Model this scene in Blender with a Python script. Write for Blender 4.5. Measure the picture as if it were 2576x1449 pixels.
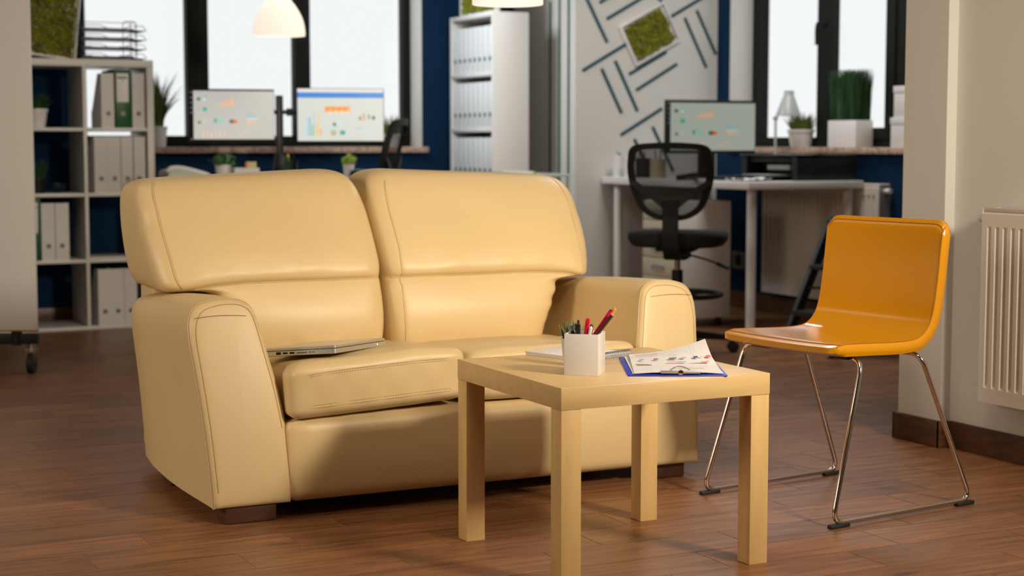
import bpy, bmesh, math, random
from mathutils import Vector, Matrix, noise
random.seed(7)
PI = math.pi
S = bpy.context.scene
C = S.collection
for o in list(bpy.data.objects):
    bpy.data.objects.remove(o)

# ------------------------------------------------------------------ camera
FPX, PITCH, YAW, CAMH = 4180.6, math.radians(5.01), math.radians(-26.2), 0.985
cd = bpy.data.cameras.new('camera'); cam = bpy.data.objects.new('camera', cd); C.objects.link(cam)
cam.location = (0, 0, CAMH); cam.rotation_euler = (PI/2 - PITCH, 0, YAW)
cd.sensor_width = 36.0; cd.lens = FPX/2576*36.0; cd.clip_start = 0.05
cd.dof.use_dof = True; cd.dof.focus_distance = 4.15; cd.dof.aperture_fstop = 3.4
S.camera = cam
# ------------------------------------------------------------------ world, lights, exposure
W = bpy.data.worlds.new('world'); S.world = W; W.use_nodes = True
W.node_tree.nodes['Background'].inputs[0].default_value = (0.97, 0.985, 1.0, 1)
W.node_tree.nodes['Background'].inputs[1].default_value = 1.0
S.view_settings.view_transform = 'Standard'; S.view_settings.look = 'None'
S.view_settings.exposure = 0.0; S.view_settings.gamma = 1.0
try: S.view_settings.use_curve_mapping = False
except Exception: pass

def area(name, loc, target, size, power, col, sy=None):
    l = bpy.data.lights.new(name, 'AREA'); l.energy = power; l.color = col; l.size = size
    if sy: l.shape = 'RECTANGLE'; l.size_y = sy
    o = bpy.data.objects.new(name, l); C.objects.link(o); o.location = loc
    o.rotation_euler = (Vector(target) - Vector(loc)).to_track_quat('-Z', 'Y').to_euler()
    return o
kl = area('key_lamp', (2.93, 1.05, 1.92), (2.28, 4.65, 0.84), 0.42, 29.5, (1.0, 0.86, 0.67)); kl.data.spread = math.radians(80)
fl_ = area('side_fill', (-2.3, 4.0, 1.8), (1.1, 4.6, 0.4), 1.1, 18, (1.0, 0.84, 0.66)); fl_.data.spread = math.radians(90)  # unseen fill, added to lift the sofa's outer left side
area('overhead_fill_front', (1.6, 2.6, 2.72), (1.7, 3.0, 0.0), 1.2, 17, (1.0, 0.84, 0.66))  # fill added below the ceiling to lift the floor and seat, no fixture
area('overhead_fill_office', (4.7, 6.7, 2.72), (4.7, 7.0, 0.0), 0.9, 36, (1.0, 0.97, 0.92))  # overhead fill added to brighten the alcove wall and desk corner
area('alcove_side_fill', (2.9, 8.42, 2.4), (4.6, 8.75, 1.1), 0.6, 12, (0.92, 0.97, 1.0)).data.spread = math.radians(110)  # cool fill added to brighten the binder fronts and alcove side
area('overhead_fill_mid', (0.2, 6.3, 2.72), (0.3, 6.6, 0.0), 0.9, 4, (1.0, 0.88, 0.72))  # weak overhead fill added for the left middle of the room

# ------------------------------------------------------------------ pixel -> point on a real plane (measuring helper)
_F = Vector((0, math.cos(PITCH), -math.sin(PITCH))); _R = Vector((1, 0, 0)); _U = _R.cross(_F)
def at(px, py, X=None, Y=None, Z=None):
    d = _F + _R*((px-1288)/FPX) - _U*((py-724.5)/FPX)
    c, s = math.cos(-YAW), math.sin(-YAW)
    d = Vector((c*d.x + s*d.y, -s*d.x + c*d.y, d.z))
    if X is not None: t = X/d.x
    elif Y is not None: t = Y/d.y
    else: t = (Z-CAMH)/d.z
    return Vector((0, 0, CAMH)) + d*t

# ------------------------------------------------------------------ materials
MATS = {}
def mat(name, col, rough=0.5, metal=0.0, spec=0.5, noise_s=0, noise_a=0, bump_s=0, bump_a=0, coat=0, stretch=None,
        alpha=None, trans=0, emit=None, emit_s=0, col2=None, sheen=0):
    if name in MATS: return MATS[name]
    m = bpy.data.materials.new(name); m.use_nodes = True; nt = m.node_tree; n = nt.nodes; L = nt.links
    b = n['Principled BSDF']; b.inputs['Base Color'].default_value = (*col, 1); b.inputs['Roughness'].default_value = rough
    b.inputs['Metallic'].default_value = metal; b.inputs['Specular IOR Level'].default_value = spec
    b.inputs['Coat Weight'].default_value = coat; b.inputs['Transmission Weight'].default_value = trans
    if coat: b.inputs['Coat Roughness'].default_value = 0.15
    tc = n.new('ShaderNodeTexCoord'); mp = n.new('ShaderNodeMapping'); L.new(tc.outputs['Object'], mp.inputs[0])
    if stretch: mp.inputs['Scale'].default_value = stretch
    if noise_a or col2:
        t = n.new('ShaderNodeTexNoise'); t.inputs['Scale'].default_value = noise_s or 5; t.inputs['Detail'].default_value = 4
        L.new(mp.outputs[0], t.inputs['Vector'])
        mx = n.new('ShaderNodeMix'); mx.data_type = 'RGBA'
        a = noise_a or 0.2
        c2 = col2 or tuple(max(0, v*(1-a)) for v in col)
        mx.inputs['A'].default_value = (*col, 1); mx.inputs['B'].default_value = (*c2, 1)
        rp = n.new('ShaderNodeMapRange'); rp.inputs['From Min'].default_value = 0.35; rp.inputs['From Max'].default_value = 0.65
        L.new(t.outputs['Fac'], rp.inputs['Value']); L.new(rp.outputs[0], mx.inputs['Factor']); L.new(mx.outputs['Result'], b.inputs['Base Color'])
    if bump_a:
        t = n.new('ShaderNodeTexNoise'); t.inputs['Scale'].default_value = bump_s; t.inputs['Detail'].default_value = 3
        L.new(mp.outputs[0], t.inputs['Vector'])
        bp = n.new('ShaderNodeBump'); bp.inputs['Strength'].default_value = bump_a; bp.inputs['Distance'].default_value = 0.002
        L.new(t.outputs['Fac'], bp.inputs['Height']); L.new(bp.outputs[0], b.inputs['Normal'])
    if alpha is not None: b.inputs['Alpha'].default_value = alpha
    if emit: b.inputs['Emission Color'].default_value = (*emit, 1); b.inputs['Emission Strength'].default_value = emit_s
    MATS[name] = m; return m

LEATHER = mat('cream_leather', (0.68, 0.510, 0.262), 0.42, spec=0.4, noise_s=2.2, noise_a=0.06, bump_s=420, bump_a=0.12)
PIPING = mat('leather_seam', (0.58, 0.44, 0.24), 0.5)
STITCH = mat('brown_stitching', (0.34, 0.22, 0.10), 0.7)
DARKCLOTH = mat('dark_lining', (0.06, 0.05, 0.045), 0.9)
FOOTWOOD = mat('dark_wood_foot', (0.085, 0.035, 0.02), 0.35)
BIRCH = mat('birch_veneer', (0.74, 0.51, 0.23), 0.36, noise_s=4, noise_a=0.10, stretch=(1.2, 10, 10), bump_s=30, bump_a=0.03)
BIRCHV = mat('birch_veneer_upright', (0.73, 0.49, 0.205), 0.36, noise_s=4, noise_a=0.10, stretch=(10, 10, 1.2))
YLEATHER = mat('ochre_leather', (0.58, 0.245, 0.001), 0.21, spec=0.6, noise_s=3, noise_a=0.06, bump_s=380, bump_a=0.03, coat=0.4)
YSEAM = mat('ochre_seam', (0.36, 0.13, 0.004), 0.5)
CHROME = mat('chrome', (0.72, 0.68, 0.66), 0.12, metal=1)
RUBBER = mat('black_rubber', (0.012, 0.012, 0.013), 0.6)
BLACKPL = mat('black_plastic', (0.008, 0.010, 0.009), 0.5, spec=0.3)
BLACKMT = mat('black_metal', (0.014, 0.016, 0.016), 0.4)
BLACKFAB = mat('black_fabric', (0.010, 0.011, 0.012), 0.9, bump_s=300, bump_a=0.2)
FRAMEBLK = mat('dark_window_frame', (0.009, 0.010, 0.008), 0.6, spec=0.15)
WHITEPL = mat('white_plastic', (0.74, 0.72, 0.70), 0.35)
WHITELAM = mat('white_laminate', (0.70, 0.68, 0.655), 0.4)
WHITEWALL = mat('white_wall_paint', (0.66, 0.64, 0.60), 0.75, noise_s=1.5, noise_a=0.03, bump_s=60, bump_a=0.05)
BLUEWALL = mat('navy_wall_paint', (0.002, 0.020, 0.058), 0.8, spec=0.12, noise_s=2, noise_a=0.08, bump_s=60, bump_a=0.05)
CEIL = mat('ceiling_paint', (0.7, 0.69, 0.66), 0.8)
TEAL = mat('teal_strip', (0.0, 0.060, 0.080), 0.55)
GREENSTRIP = mat('green_strip', (0.005, 0.10, 0.065), 0.55)
STONE = mat('granite_sill', (0.62, 0.42, 0.32), 0.3, noise_s=60, noise_a=0.6)
BASEWOOD = mat('baseboard_tile', (0.115, 0.050, 0.027), 0.4, noise_s=5, noise_a=0.45, stretch=(3, 3, 14))
MOSS = mat('moss', (0.24, 0.25, 0.006), 0.9, noise_s=25, noise_a=0.5)
GRASSD = mat('dark_grass', (0.020, 0.075, 0.018), 0.6, noise_s=12, noise_a=0.4)
GRASSY = mat('yellow_green_grass', (0.14, 0.17, 0.02), 0.6, noise_s=12, noise_a=0.5)
LEAFL = mat('light_green_leaf', (0.26, 0.38, 0.01), 0.5)
LEAFG = mat('green_leaf', (0.05, 0.16, 0.03), 0.55)
SOIL = mat('soil', (0.02, 0.014, 0.01), 0.9)
RADWHITE = mat('radiator_enamel', (0.66, 0.62, 0.55), 0.35)
GREENBIND = mat('green_binder', (0.0, 0.085, 0.018), 0.4)
CARD = mat('white_card', (0.66, 0.64, 0.62), 0.55)
PAPER = mat('paper', (0.80, 0.78, 0.77), 0.6)
BEIGE = mat('beige_card', (0.50, 0.42, 0.25), 0.6)
SILVER = mat('brushed_aluminium', (0.60, 0.57, 0.50), 0.30, metal=0.65, bump_s=200, bump_a=0.03)
GREYMT = mat('grey_metal', (0.36, 0.36, 0.37), 0.35, metal=0.4)
BLUEPL = mat('blue_vinyl', (0.010, 0.045, 0.62), 0.4, bump_s=200, bump_a=0.08)
RED = mat('red_plastic', (0.62, 0.0, 0.03), 0.3)
PINK = mat('magenta_paint', (0.75, 0.005, 0.10), 0.3)
YELLOW = mat('yellow_paint', (0.80, 0.42, 0.0), 0.35)
BROWNP = mat('brown_paint', (0.07, 0.02, 0.012), 0.35)
PURPLE = mat('purple_paint', (0.10, 0.01, 0.09), 0.35)
PINKTIP = mat('pencil_tip_wood', (0.7, 0.35, 0.25), 0.6)
GREYPL = mat('grey_plastic', (0.30, 0.32, 0.28), 0.45)
PHONEPL = mat('cream_plastic', (0.50, 0.53, 0.44), 0.4)
ORANGENOTE = mat('orange_note', (0.8, 0.22, 0.05), 0.6)
YNOTE = mat('yellow_note', (0.66, 0.58, 0.30), 0.6)
LAMPGREY = mat('lamp_enamel', (0.42, 0.43, 0.43), 0.35)
BRASS = mat('brass', (0.75, 0.55, 0.25), 0.25, metal=1)
SOCKET = mat('socket_plastic', (0.10, 0.10, 0.09), 0.4)

def glass_mat(name, tint=(1, 1, 1), gloss=0.06):
    m = bpy.data.materials.new(name); m.use_nodes = True; n = m.node_tree.nodes; L = m.node_tree.links; n.clear()
    o = n.new('ShaderNodeOutputMaterial'); mx = n.new('ShaderNodeMixShader'); t = n.new('ShaderNodeBsdfTransparent'); g = n.new('ShaderNodeBsdfGlossy')
    t.inputs[0].default_value = (*tint, 1); g.inputs['Roughness'].default_value = 0.02; mx.inputs[0].default_value = gloss
    L.new(t.outputs[0], mx.inputs[1]); L.new(g.outputs[0], mx.inputs[2]); L.new(mx.outputs[0], o.inputs[0]); return m
GLASS = glass_mat('window_glass', (0.985, 0.99, 0.985), 0.02)
ACRYL = glass_mat('clear_acrylic', (0.62, 0.68, 0.62), 0.12)
MESHCUP = glass_mat('smoked_acrylic', (0.34, 0.38, 0.36), 0.08)
def mesh_fabric():
    m = bpy.data.materials.new('chair_mesh_fabric'); m.use_nodes = True; n = m.node_tree.nodes; L = m.node_tree.links; n.clear()
    o = n.new('ShaderNodeOutputMaterial'); mx = n.new('ShaderNodeMixShader'); t = n.new('ShaderNodeBsdfTransparent'); g = n.new('ShaderNodeBsdfDiffuse')
    g.inputs[0].default_value = (0.022, 0.022, 0.024, 1); mx.inputs[0].default_value = 0.72
    L.new(t.outputs[0], mx.inputs[1]); L.new(g.outputs[0], mx.inputs[2]); L.new(mx.outputs[0], o.inputs[0]); return m
MESHFAB = mesh_fabric()
def attr_mat(name, emit):
    m = bpy.data.materials.new(name); m.use_nodes = True; n = m.node_tree.nodes; L = m.node_tree.links
    a = n.new('ShaderNodeVertexColor'); a.layer_name = 'ink'; b = n['Principled BSDF']
    if emit:
        b.inputs['Base Color'].default_value = (0.01, 0.01, 0.01, 1); b.inputs['Roughness'].default_value = 0.3
        L.new(a.outputs['Color'], b.inputs['Emission Color']); b.inputs['Emission Strength'].default_value = emit
    else:
        L.new(a.outputs['Color'], b.inputs['Base Color']); b.inputs['Roughness'].default_value = 0.6
    return m
SCREEN = attr_mat('screen_light', 0.95); SCREENDIM = attr_mat('screen_light_dim', 0.62); INK = attr_mat('printed_ink', 0)
def opal():
    m = bpy.data.materials.new('opal_glass'); m.use_nodes = True; n = m.node_tree.nodes; L = m.node_tree.links; n.clear()
    o = n.new('ShaderNodeOutputMaterial'); mx = n.new('ShaderNodeMixShader'); d = n.new('ShaderNodeBsdfDiffuse'); t = n.new('ShaderNodeBsdfTranslucent')
    e = n.new('ShaderNodeEmission'); ad = n.new('ShaderNodeAddShader')
    d.inputs[0].default_value = (0.8, 0.78, 0.74, 1); t.inputs[0].default_value = (0.8, 0.76, 0.68, 1); mx.inputs[0].default_value = 0.5
    e.inputs[0].default_value = (1.0, 0.93, 0.84, 1); e.inputs[1].default_value = 0.42
    L.new(d.outputs[0], mx.inputs[1]); L.new(t.outputs[0], mx.inputs[2]); L.new(mx.outputs[0], ad.inputs[0]); L.new(e.outputs[0], ad.inputs[1]); L.new(ad.outputs[0], o.inputs[0])
    return m
OPAL = opal()

def plank_mat():
    m = bpy.data.materials.new('wood_look_tile'); m.use_nodes = True; n = m.node_tree.nodes; L = m.node_tree.links; b = n['Principled BSDF']
    g = n.new('ShaderNodeNewGeometry'); sp = n.new('ShaderNodeSeparateXYZ'); L.new(g.outputs['Position'], sp.inputs[0])
    def M(op, a, bb=None, c=None):
        q = n.new('ShaderNodeMath'); q.operation = op
        for i, v in enumerate((a, bb, c)):
            if v is None: continue
            if isinstance(v, (int, float)): q.inputs[i].default_value = v
            else: L.new(v, q.inputs[i])
        return q.outputs[0]
    row = M('FLOOR', M('DIVIDE', M('SUBTRACT', sp.outputs[1], PY0), PW))
    col = M('FLOOR', M('DIVIDE', M('SUBTRACT', sp.outputs[0], M('ADD', M('MULTIPLY', row, PSTEP), PX0)), PL))
    cv = n.new('ShaderNodeCombineXYZ'); L.new(row, cv.inputs[0]); L.new(col, cv.inputs[1])
    wn = n.new('ShaderNodeTexWhiteNoise'); wn.noise_dimensions = '2D'; L.new(cv.outputs[0], wn.inputs['Vector'])
    # grain: stretched noise, shifted per plank
    sh = n.new('ShaderNodeVectorMath'); sh.operation = 'MULTIPLY_ADD'; L.new(wn.outputs['Color'], sh.inputs[0]); sh.inputs[1].default_value = (9, 9, 9)
    L.new(g.outputs['Position'], sh.inputs[2])
    mp = n.new('ShaderNodeMapping'); mp.inputs['Scale'].default_value = (1.6, 17, 1); L.new(sh.outputs[0], mp.inputs[0])
    t = n.new('ShaderNodeTexNoise'); t.inputs['Scale'].default_value = 2.6; t.inputs['Detail'].default_value = 6; t.inputs['Roughness'].default_value = 0.62; t.inputs['Distortion'].default_value = 0.6
    L.new(mp.outputs[0], t.inputs['Vector'])
    r = n.new('ShaderNodeValToRGB'); L.new(t.outputs['Fac'], r.inputs[0])
    r.color_ramp.elements[0].position = 0.28; r.color_ramp.elements[0].color = (0.125, 0.052, 0.021, 1)
    r.color_ramp.elements[1].position = 0.72; r.color_ramp.elements[1].color = (0.340, 0.152, 0.064, 1)
    e = r.color_ramp.elements.new(0.5); e.color = (0.240, 0.104, 0.043, 1)
    # knots
    mk = n.new('ShaderNodeMapping'); mk.inputs['Scale'].default_value = (1, 3.0, 1); L.new(sh.outputs[0], mk.inputs[0])
    k = n.new('ShaderNodeTexVoronoi'); k.inputs['Scale'].default_value = 2.6; L.new(mk.outputs[0], k.inputs['Vector'])
    kr = n.new('ShaderNodeMapRange'); kr.inputs['From Min'].default_value = 0.03; kr.inputs['From Max'].default_value = 0.14; kr.inputs['To Min'].default_value = 0.45; kr.inputs['To Max'].default_value = 1
    L.new(k.outputs['Distance'], kr.inputs['Value'])
    br = n.new('ShaderNodeMapRange'); br.inputs['To Min'].default_value = 0.80; br.inputs['To Max'].default_value = 1.14; L.new(wn.outputs['Value'], br.inputs['Value'])
    hs = n.new('ShaderNodeHueSaturation'); L.new(r.outputs[0], hs.inputs['Color']); L.new(M('MULTIPLY', br.outputs[0], kr.outputs[0]), hs.inputs['Value'])
    L.new(hs.outputs[0], b.inputs['Base Color'])
    rr = n.new('ShaderNodeMapRange'); rr.inputs['To Min'].default_value = 0.30; rr.inputs['To Max'].default_value = 0.46; L.new(t.outputs['Fac'], rr.inputs['Value']); L.new(rr.outputs[0], b.inputs['Roughness'])
    b.inputs['Specular IOR Level'].default_value = 0.45
    bp = n.new('ShaderNodeBump'); bp.inputs['Strength'].default_value = 0.25; bp.inputs['Distance'].default_value = 0.001; L.new(t.outputs['Fac'], bp.inputs['Height']); L.new(bp.outputs[0], b.inputs['Normal'])
    return m
PW, PL, PSTEP, PX0, PY0 = 0.158, 0.498, 0.166, 0.309, 3.972 - 0.158*40
PX0 = 0.309 - PSTEP*39
PLANK = plank_mat()
GROUT = mat('grout', (0.27, 0.17, 0.115), 0.8)

# ------------------------------------------------------------------ mesh helpers
def tfm(bm, vs, M):
    if M is not None: bmesh.ops.transform(bm, matrix=M, verts=vs)
def box(bm, x0, x1, y0, y1, z0, z1, r=0.0, seg=2, M=None):
    before = set(bm.verts)
    res = bmesh.ops.create_cube(bm, size=1); vs = res['verts']
    bmesh.ops.transform(bm, matrix=Matrix.Translation(((x0+x1)/2, (y0+y1)/2, (z0+z1)/2)) @ Matrix.Diagonal((abs(x1-x0), abs(y1-y0), abs(z1-z0), 1)), verts=vs)
    if r > 0:
        es = list({e for v in vs for e in v.link_edges})
        bmesh.ops.bevel(bm, geom=es, offset=r, segments=seg, affect='EDGES', profile=0.5)
    nv = [v for v in bm.verts if v not in before]
    tfm(bm, nv, M); return nv
def cyl(bm, p0, p1, r0, r1=None, n=16, cap=True):
    p0 = Vector(p0); p1 = Vector(p1); r1 = r0 if r1 is None else r1
    d = p1-p0; L = d.length
    res = bmesh.ops.create_cone(bm, cap_ends=cap, segments=n, radius1=r0, radius2=r1, depth=L)
    q = d.to_track_quat('Z', 'Y').to_matrix().to_4x4()
    bmesh.ops.transform(bm, matrix=Matrix.Translation((p0+p1)/2) @ q, verts=res['verts']); return res['verts']
def catmull(pts, n=8, closed=False):
    P = [Vector(p) for p in pts]; out = []; N = len(P); rng = N if closed else N-1
    for i in range(rng):
        a = P[(i-1) % N] if (closed or i > 0) else P[0]*2-P[1]
        b = P[i]; c = P[(i+1) % N]; d = P[(i+2) % N] if (closed or i+2 < N) else P[-1]*2-P[-2]
        for k in range(n):
            t = k/n
            out.append(0.5*((2*b) + (c-a)*t + (2*a-5*b+4*c-d)*t*t + (3*b-a-3*c+d)*t**3))
    if not closed: out.append(P[-1])
    return out
def tube(bm, pts, r, n=8, closed=False, cap=True):
    P = [Vector(p) for p in pts]; N = len(P); rings = []
    up = None
    for i in range(N):
        if closed: t = (P[(i+1) % N]-P[i-1])
        else: t = (P[min(i+1, N-1)]-P[max(i-1, 0)])
        if t.length < 1e-9: t = Vector((0, 0, 1))
        t.normalize()
        if up is None:
            up = Vector((0, 0, 1)) if abs(t.z) < 0.9 else Vector((1, 0, 0))
        u = (up - t*up.dot(t)); u.normalize(); up = u; v = t.cross(u)
        rr = r[i] if isinstance(r, (list, tuple)) else r
        rings.append([bm.verts.new(P[i] + (u*math.cos(2*PI*k/n) + v*math.sin(2*PI*k/n))*rr) for k in range(n)])
    for i in range(N if closed else N-1):
        a, b = rings[i], rings[(i+1) % N]
        for k in range(n): bm.faces.new((a[k], a[(k+1) % n], b[(k+1) % n], b[k]))
    if cap and not closed:
        bm.faces.new(rings[0][::-1]); bm.faces.new(rings[-1])
def fillet(pts, r, n=6):
    P = [Vector(p) for p in pts]; out = [P[0]]
    for i in range(1, len(P)-1):
        a = (P[i-1]-P[i]); b = (P[i+1]-P[i]); la, lb = a.length, b.length; a.normalize(); b.normalize()
        q = min(r, la*0.49, lb*0.49); s = P[i]+a*q; e = P[i]+b*q
        for k in range(n+1):
            t = k/n; out.append(s*(1-t)**2 + P[i]*2*t*(1-t) + e*t*t)
    out.append(P[-1]); return out
def loft(bm, loops, cap0=True, cap1=True, closed=True, strip=False):
    R = [[bm.verts.new(p) for p in l] for l in loops]; n = len(R[0])
    for a, b in zip(R, R[1:]):
        for k in range(n if closed else n-1):
            bm.faces.new((a[k], a[(k+1) % n], b[(k+1) % n], b[k]))
    def cap(l, rev):
        if strip:
            h = n//2
            for k in range(h-1):
                f = (l[k], l[k+1], l[n-2-k], l[n-1-k]); bm.faces.new(f[::-1] if rev else f)
            return
        c = Vector((0, 0, 0))
        for v in l: c += v.co
        cv = bm.verts.new(c/len(l))
        for k in range(n):
            f = (l[k], l[(k+1) % n], cv); bm.faces.new(f[::-1] if rev else f)
    if cap0: cap(R[0], True)
    if cap1: cap(R[-1], False)
def lathe(bm, prof, n=28, M=None, closed_axis=False):
    loops = [[Vector((r*math.cos(2*PI*k/n), r*math.sin(2*PI*k/n), z)) for k in range(n)] for r, z in prof]
    b = set(bm.verts)
    R = [[bm.verts.new(p) for p in l] for l in loops]
    for a, c in zip(R, R[1:]):
        for k in range(n): bm.faces.new((a[k], a[(k+1) % n], c[(k+1) % n], c[k]))
    tfm(bm, [v for v in bm.verts if v not in b], M)
def rrect(x0, x1, y0, y1, r, n=6, per=8):
    r = min(r, (x1-x0)/2*0.99, (y1-y0)/2*0.99); out = []
    for cx, cy, a0, nx in ((x1-r, y1-r, 0, None), (x0+r, y1-r, PI/2, None), (x0+r, y0+r, PI, None), (x1-r, y0+r, 1.5*PI, None)):
        for k in range(n+1):
            a = a0 + PI/2*k/n; out.append((cx+r*math.cos(a), cy+r*math.sin(a)))
    # resample straight runs
    res = []
    N = len(out)
    for i in range(N):
        p = out[i]; q = out[(i+1) % N]; res.append(p)
        if (i+1) % (n+1) == 0:
            for k in range(1, per): t = k/per; res.append((p[0]*(1-t)+q[0]*t, p[1]*(1-t)+q[1]*t))
    return res
def puff(bm, x0, x1, y0, y1, z0, z1, r, bulge=(0, 0, 0), n=14, deform=None, M=None):
    """rounded box with softly swollen faces"""
    cx, cy, cz = (x0+x1)/2, (y0+y1)/2, (z0+z1)/2; hx, hy, hz = (x1-x0)/2, (y1-y0)/2, (z1-z0)/2
    tmp = bmesh.new(); bmesh.ops.create_cube(tmp, size=2)
    bmesh.ops.subdivide_edges(tmp, edges=tmp.edges[:], cuts=n-1, use_grid_fill=True)
    def mapc(u, h):
        # concentrate samples near the rounding
        return math.copysign(1-(1-abs(u))**1.35, u)*h
    for v in tmp.verts:
        u = v.co.copy(); p = Vector((mapc(u.x, hx), mapc(u.y, hy), mapc(u.z, hz)))
        rr = min(r, hx, hy, hz)
        c = Vector((max(-hx+rr, min(hx-rr, p.x)), max(-hy+rr, min(hy-rr, p.y)), max(-hz+rr, min(hz-rr, p.z))))
        d = p-c
        if d.length > 1e-9: p = c + d.normalized()*rr
        bx = (1-u.y**2)*(1-u.z**2); by = (1-u.x**2)*(1-u.z**2); bz = (1-u.x**2)*(1-u.y**2)
        p.x += math.copysign(1, u.x)*bulge[0]*bx*(abs(u.x) > 0.98); p.y += math.copysign(1, u.y)*bulge[1]*by*(abs(u.y) > 0.98); p.z += math.copysign(1, u.z)*bulge[2]*bz*(abs(u.z) > 0.98)
        q = p + Vector((cx, cy, cz))
        if deform: q = Vector(deform(q))
        v.co = q
    vm = {}
    for v in tmp.verts:
        w = bm.verts.new(v.co); vm[v] = w
    for f in tmp.faces: bm.faces.new([vm[v] for v in f.verts])
    tfm(bm, list(vm.values()), M); tmp.free()

def obj(name, bm, m, parent=None, smooth=None, loc=None, rot=None):
    """one mesh object; bm coordinates are world when the parent is unrotated (its location is subtracted)"""
    bmesh.ops.recalc_face_normals(bm, faces=bm.faces[:])
    me = bpy.data.meshes.new(name)
    if parent is not None and parent.get('_w'):
        L = Vector(parent['_w']); bmesh.ops.translate(bm, vec=-L, verts=bm.verts[:])
    bm.to_mesh(me); bm.free()
    for mm in (m if isinstance(m, (list, tuple)) else [m]): me.materials.append(mm)
    o = bpy.data.objects.new(name, me); C.objects.link(o)
    if parent is not None: o.parent = parent
    if parent is not None and parent.get('_w'): o['_w'] = list(parent['_w'])
    if loc is not None: o.location = loc
    if rot is not None: o.rotation_euler = rot
    if smooth is not None:
        for p in me.polygons: p.use_smooth = True
        me.set_sharp_from_angle(angle=math.radians(smooth))
    return o
def tag(o, label, cat, group=None, kind=None):
    if label: o['label'] = label
    if cat: o['category'] = cat
    if group: o['group'] = group
    if kind: o['kind'] = kind
    return o
def thing(name, label, cat, loc=(0, 0, 0), rz=0, group=None, world=True):
    o = bpy.data.objects.new(name, None); C.objects.link(o); o.location = loc; o.rotation_euler = (0, 0, rz); o.empty_display_size = 0.1
    tag(o, label, cat, group)
    if world and rz == 0: o['_w'] = [float(v) for v in loc]
    return o
def struct(name, bm, m, parent=None, smooth=None):
    o = obj(name, bm, m, parent, smooth)
    if parent is None: o['kind'] = 'structure'
    return o
NB = bmesh.new
def bx(name, m, parent, *a, r=0.0, smooth=40, seg=2, M=None, **k):
    bm = NB(); box(bm, *a, r=r, seg=seg, M=M); o = obj(name, bm, m, parent, smooth if r else None)
    for kk, v in k.items(): o[kk] = v
    return o
def dup(root, loc, rz=None, label=None):
    r = root.copy(); C.objects.link(r); r.location = loc
    if rz is not None: r.rotation_euler = (0, 0, rz)
    if label: r['label'] = label
    for ch in list(root.children):
        c = ch.copy(); C.objects.link(c); c.parent = r
        for g in ch.children:
            d = g.copy(); C.objects.link(d); d.parent = c
    return r
def prints(name, shapes, frame, m, parent, bg=None, lift=0.0004, label=None):
    """flat print: shapes = [(polygon in 0..1 units, colour)], frame(u, v, lift) -> point"""
    bm = NB(); lay = bm.loops.layers.float_color.new('ink')
    def srgb(c): return tuple((v/12.92 if v <= 0.04045 else ((v+0.055)/1.055)**2.4) for v in c)
    k = 0
    allsh = ([([(0, 0), (1, 0), (1, 1), (0, 1)], bg)] if bg else []) + shapes
    for poly, col in allsh:
        k += 1
        vs = [bm.verts.new(frame(u, v, lift*(0.4+0.12*min(k, 60)) if not (bg and k == 1) else 0.0)) for u, v in poly]
        f = bm.faces.new(vs); cc = (*col, 1)
        for l in f.loops: l[lay] = cc
    me = bpy.data.meshes.new(name)
    if parent is not None and parent.get('_w'): bmesh.ops.translate(bm, vec=-Vector(parent['_w']), verts=bm.verts[:])
    bm.to_mesh(me); bm.free(); me.materials.append(m)
    o = bpy.data.objects.new(name, me); C.objects.link(o); o.parent = parent; o['kind'] = 'stuff'
    if label: o['label'] = label
    return o
def R4(x0, y0, x1, y1): return [(x0, y0), (x1, y0), (x1, y1), (x0, y1)]
def EL(cx, cy, rx, ry, a0=0, a1=2*PI, n=16):
    p = [(cx+rx*math.cos(a0+(a1-a0)*k/n), cy+ry*math.sin(a0+(a1-a0)*k/n)) for k in range(n if a1-a0 > 6.2 else n+1)]
    if a1-a0 <= 6.2: p.append((cx, cy))
    return p

# =================================================================== ROOM
YB, YD, XP, XR, XN, XC = 9.35, 8.55, at(1447, 300, Y=8.55).x, at(1803, 300, Y=8.55).x, 3.628, 3.588
CEILZ, XL, YF = 2.8, -3.0, -2.5
# floor and planks
bm = NB(); box(bm, XL-0.2, 6.2, YF-0.2, 10.2, -0.12, -0.0008)
floor = struct('floor', bm, GROUT)
pl = []
gap = 0.0014
r0, r1 = int((2.2-PY0)/PW), int((9.35-PY0)/PW)+1
for r in range(r0, r1):
    y0 = PY0 + r*PW
    off = (PX0 + r*PSTEP) % PL
    c0 = int((-0.6-off)/PL)-1; c1 = int((5.6-off)/PL)+1
    for c in range(c0, c1):
        x0 = off + c*PL
        cx, cy = x0+PL/2, y0+PW/2
        # camera-space test
        lat = math.cos(-YAW)*cx - math.sin(-YAW)*cy; dep = math.sin(-YAW)*cx + math.cos(-YAW)*cy
        if dep < 2.6 or abs(lat) > dep*0.32+0.5: continue
        if cx > XN+0.02 and cy < 4.45: continue
        if cx+PL/2 > XR or cy+PW/2 > YB: continue
        if cx+PL/2 > XP and cy+PW/2 > YD: continue
        hidden = (1.25 < cx < 2.35 and 4.3 < cy < 4.75)
        pl.append((dep + (50 if hidden else 0), x0, y0, off))
pl.sort()
bm = NB(); box(bm, gap, PL-gap, gap, PW-gap, -0.0007, 0.0)
me0 = bpy.data.meshes.new('plank'); bm.to_mesh(me0); bm.free(); me0.materials.append(PLANK)
for d, x0, y0, off in pl[:300]:
    o = bpy.data.objects.new('plank', me0); C.objects.link(o); o.parent = floor; o.location = (x0, y0, 0)
used = {(round(x0, 3), round(y0, 3)) for d, x0, y0, off in pl[:300]}
bm = NB()
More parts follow.
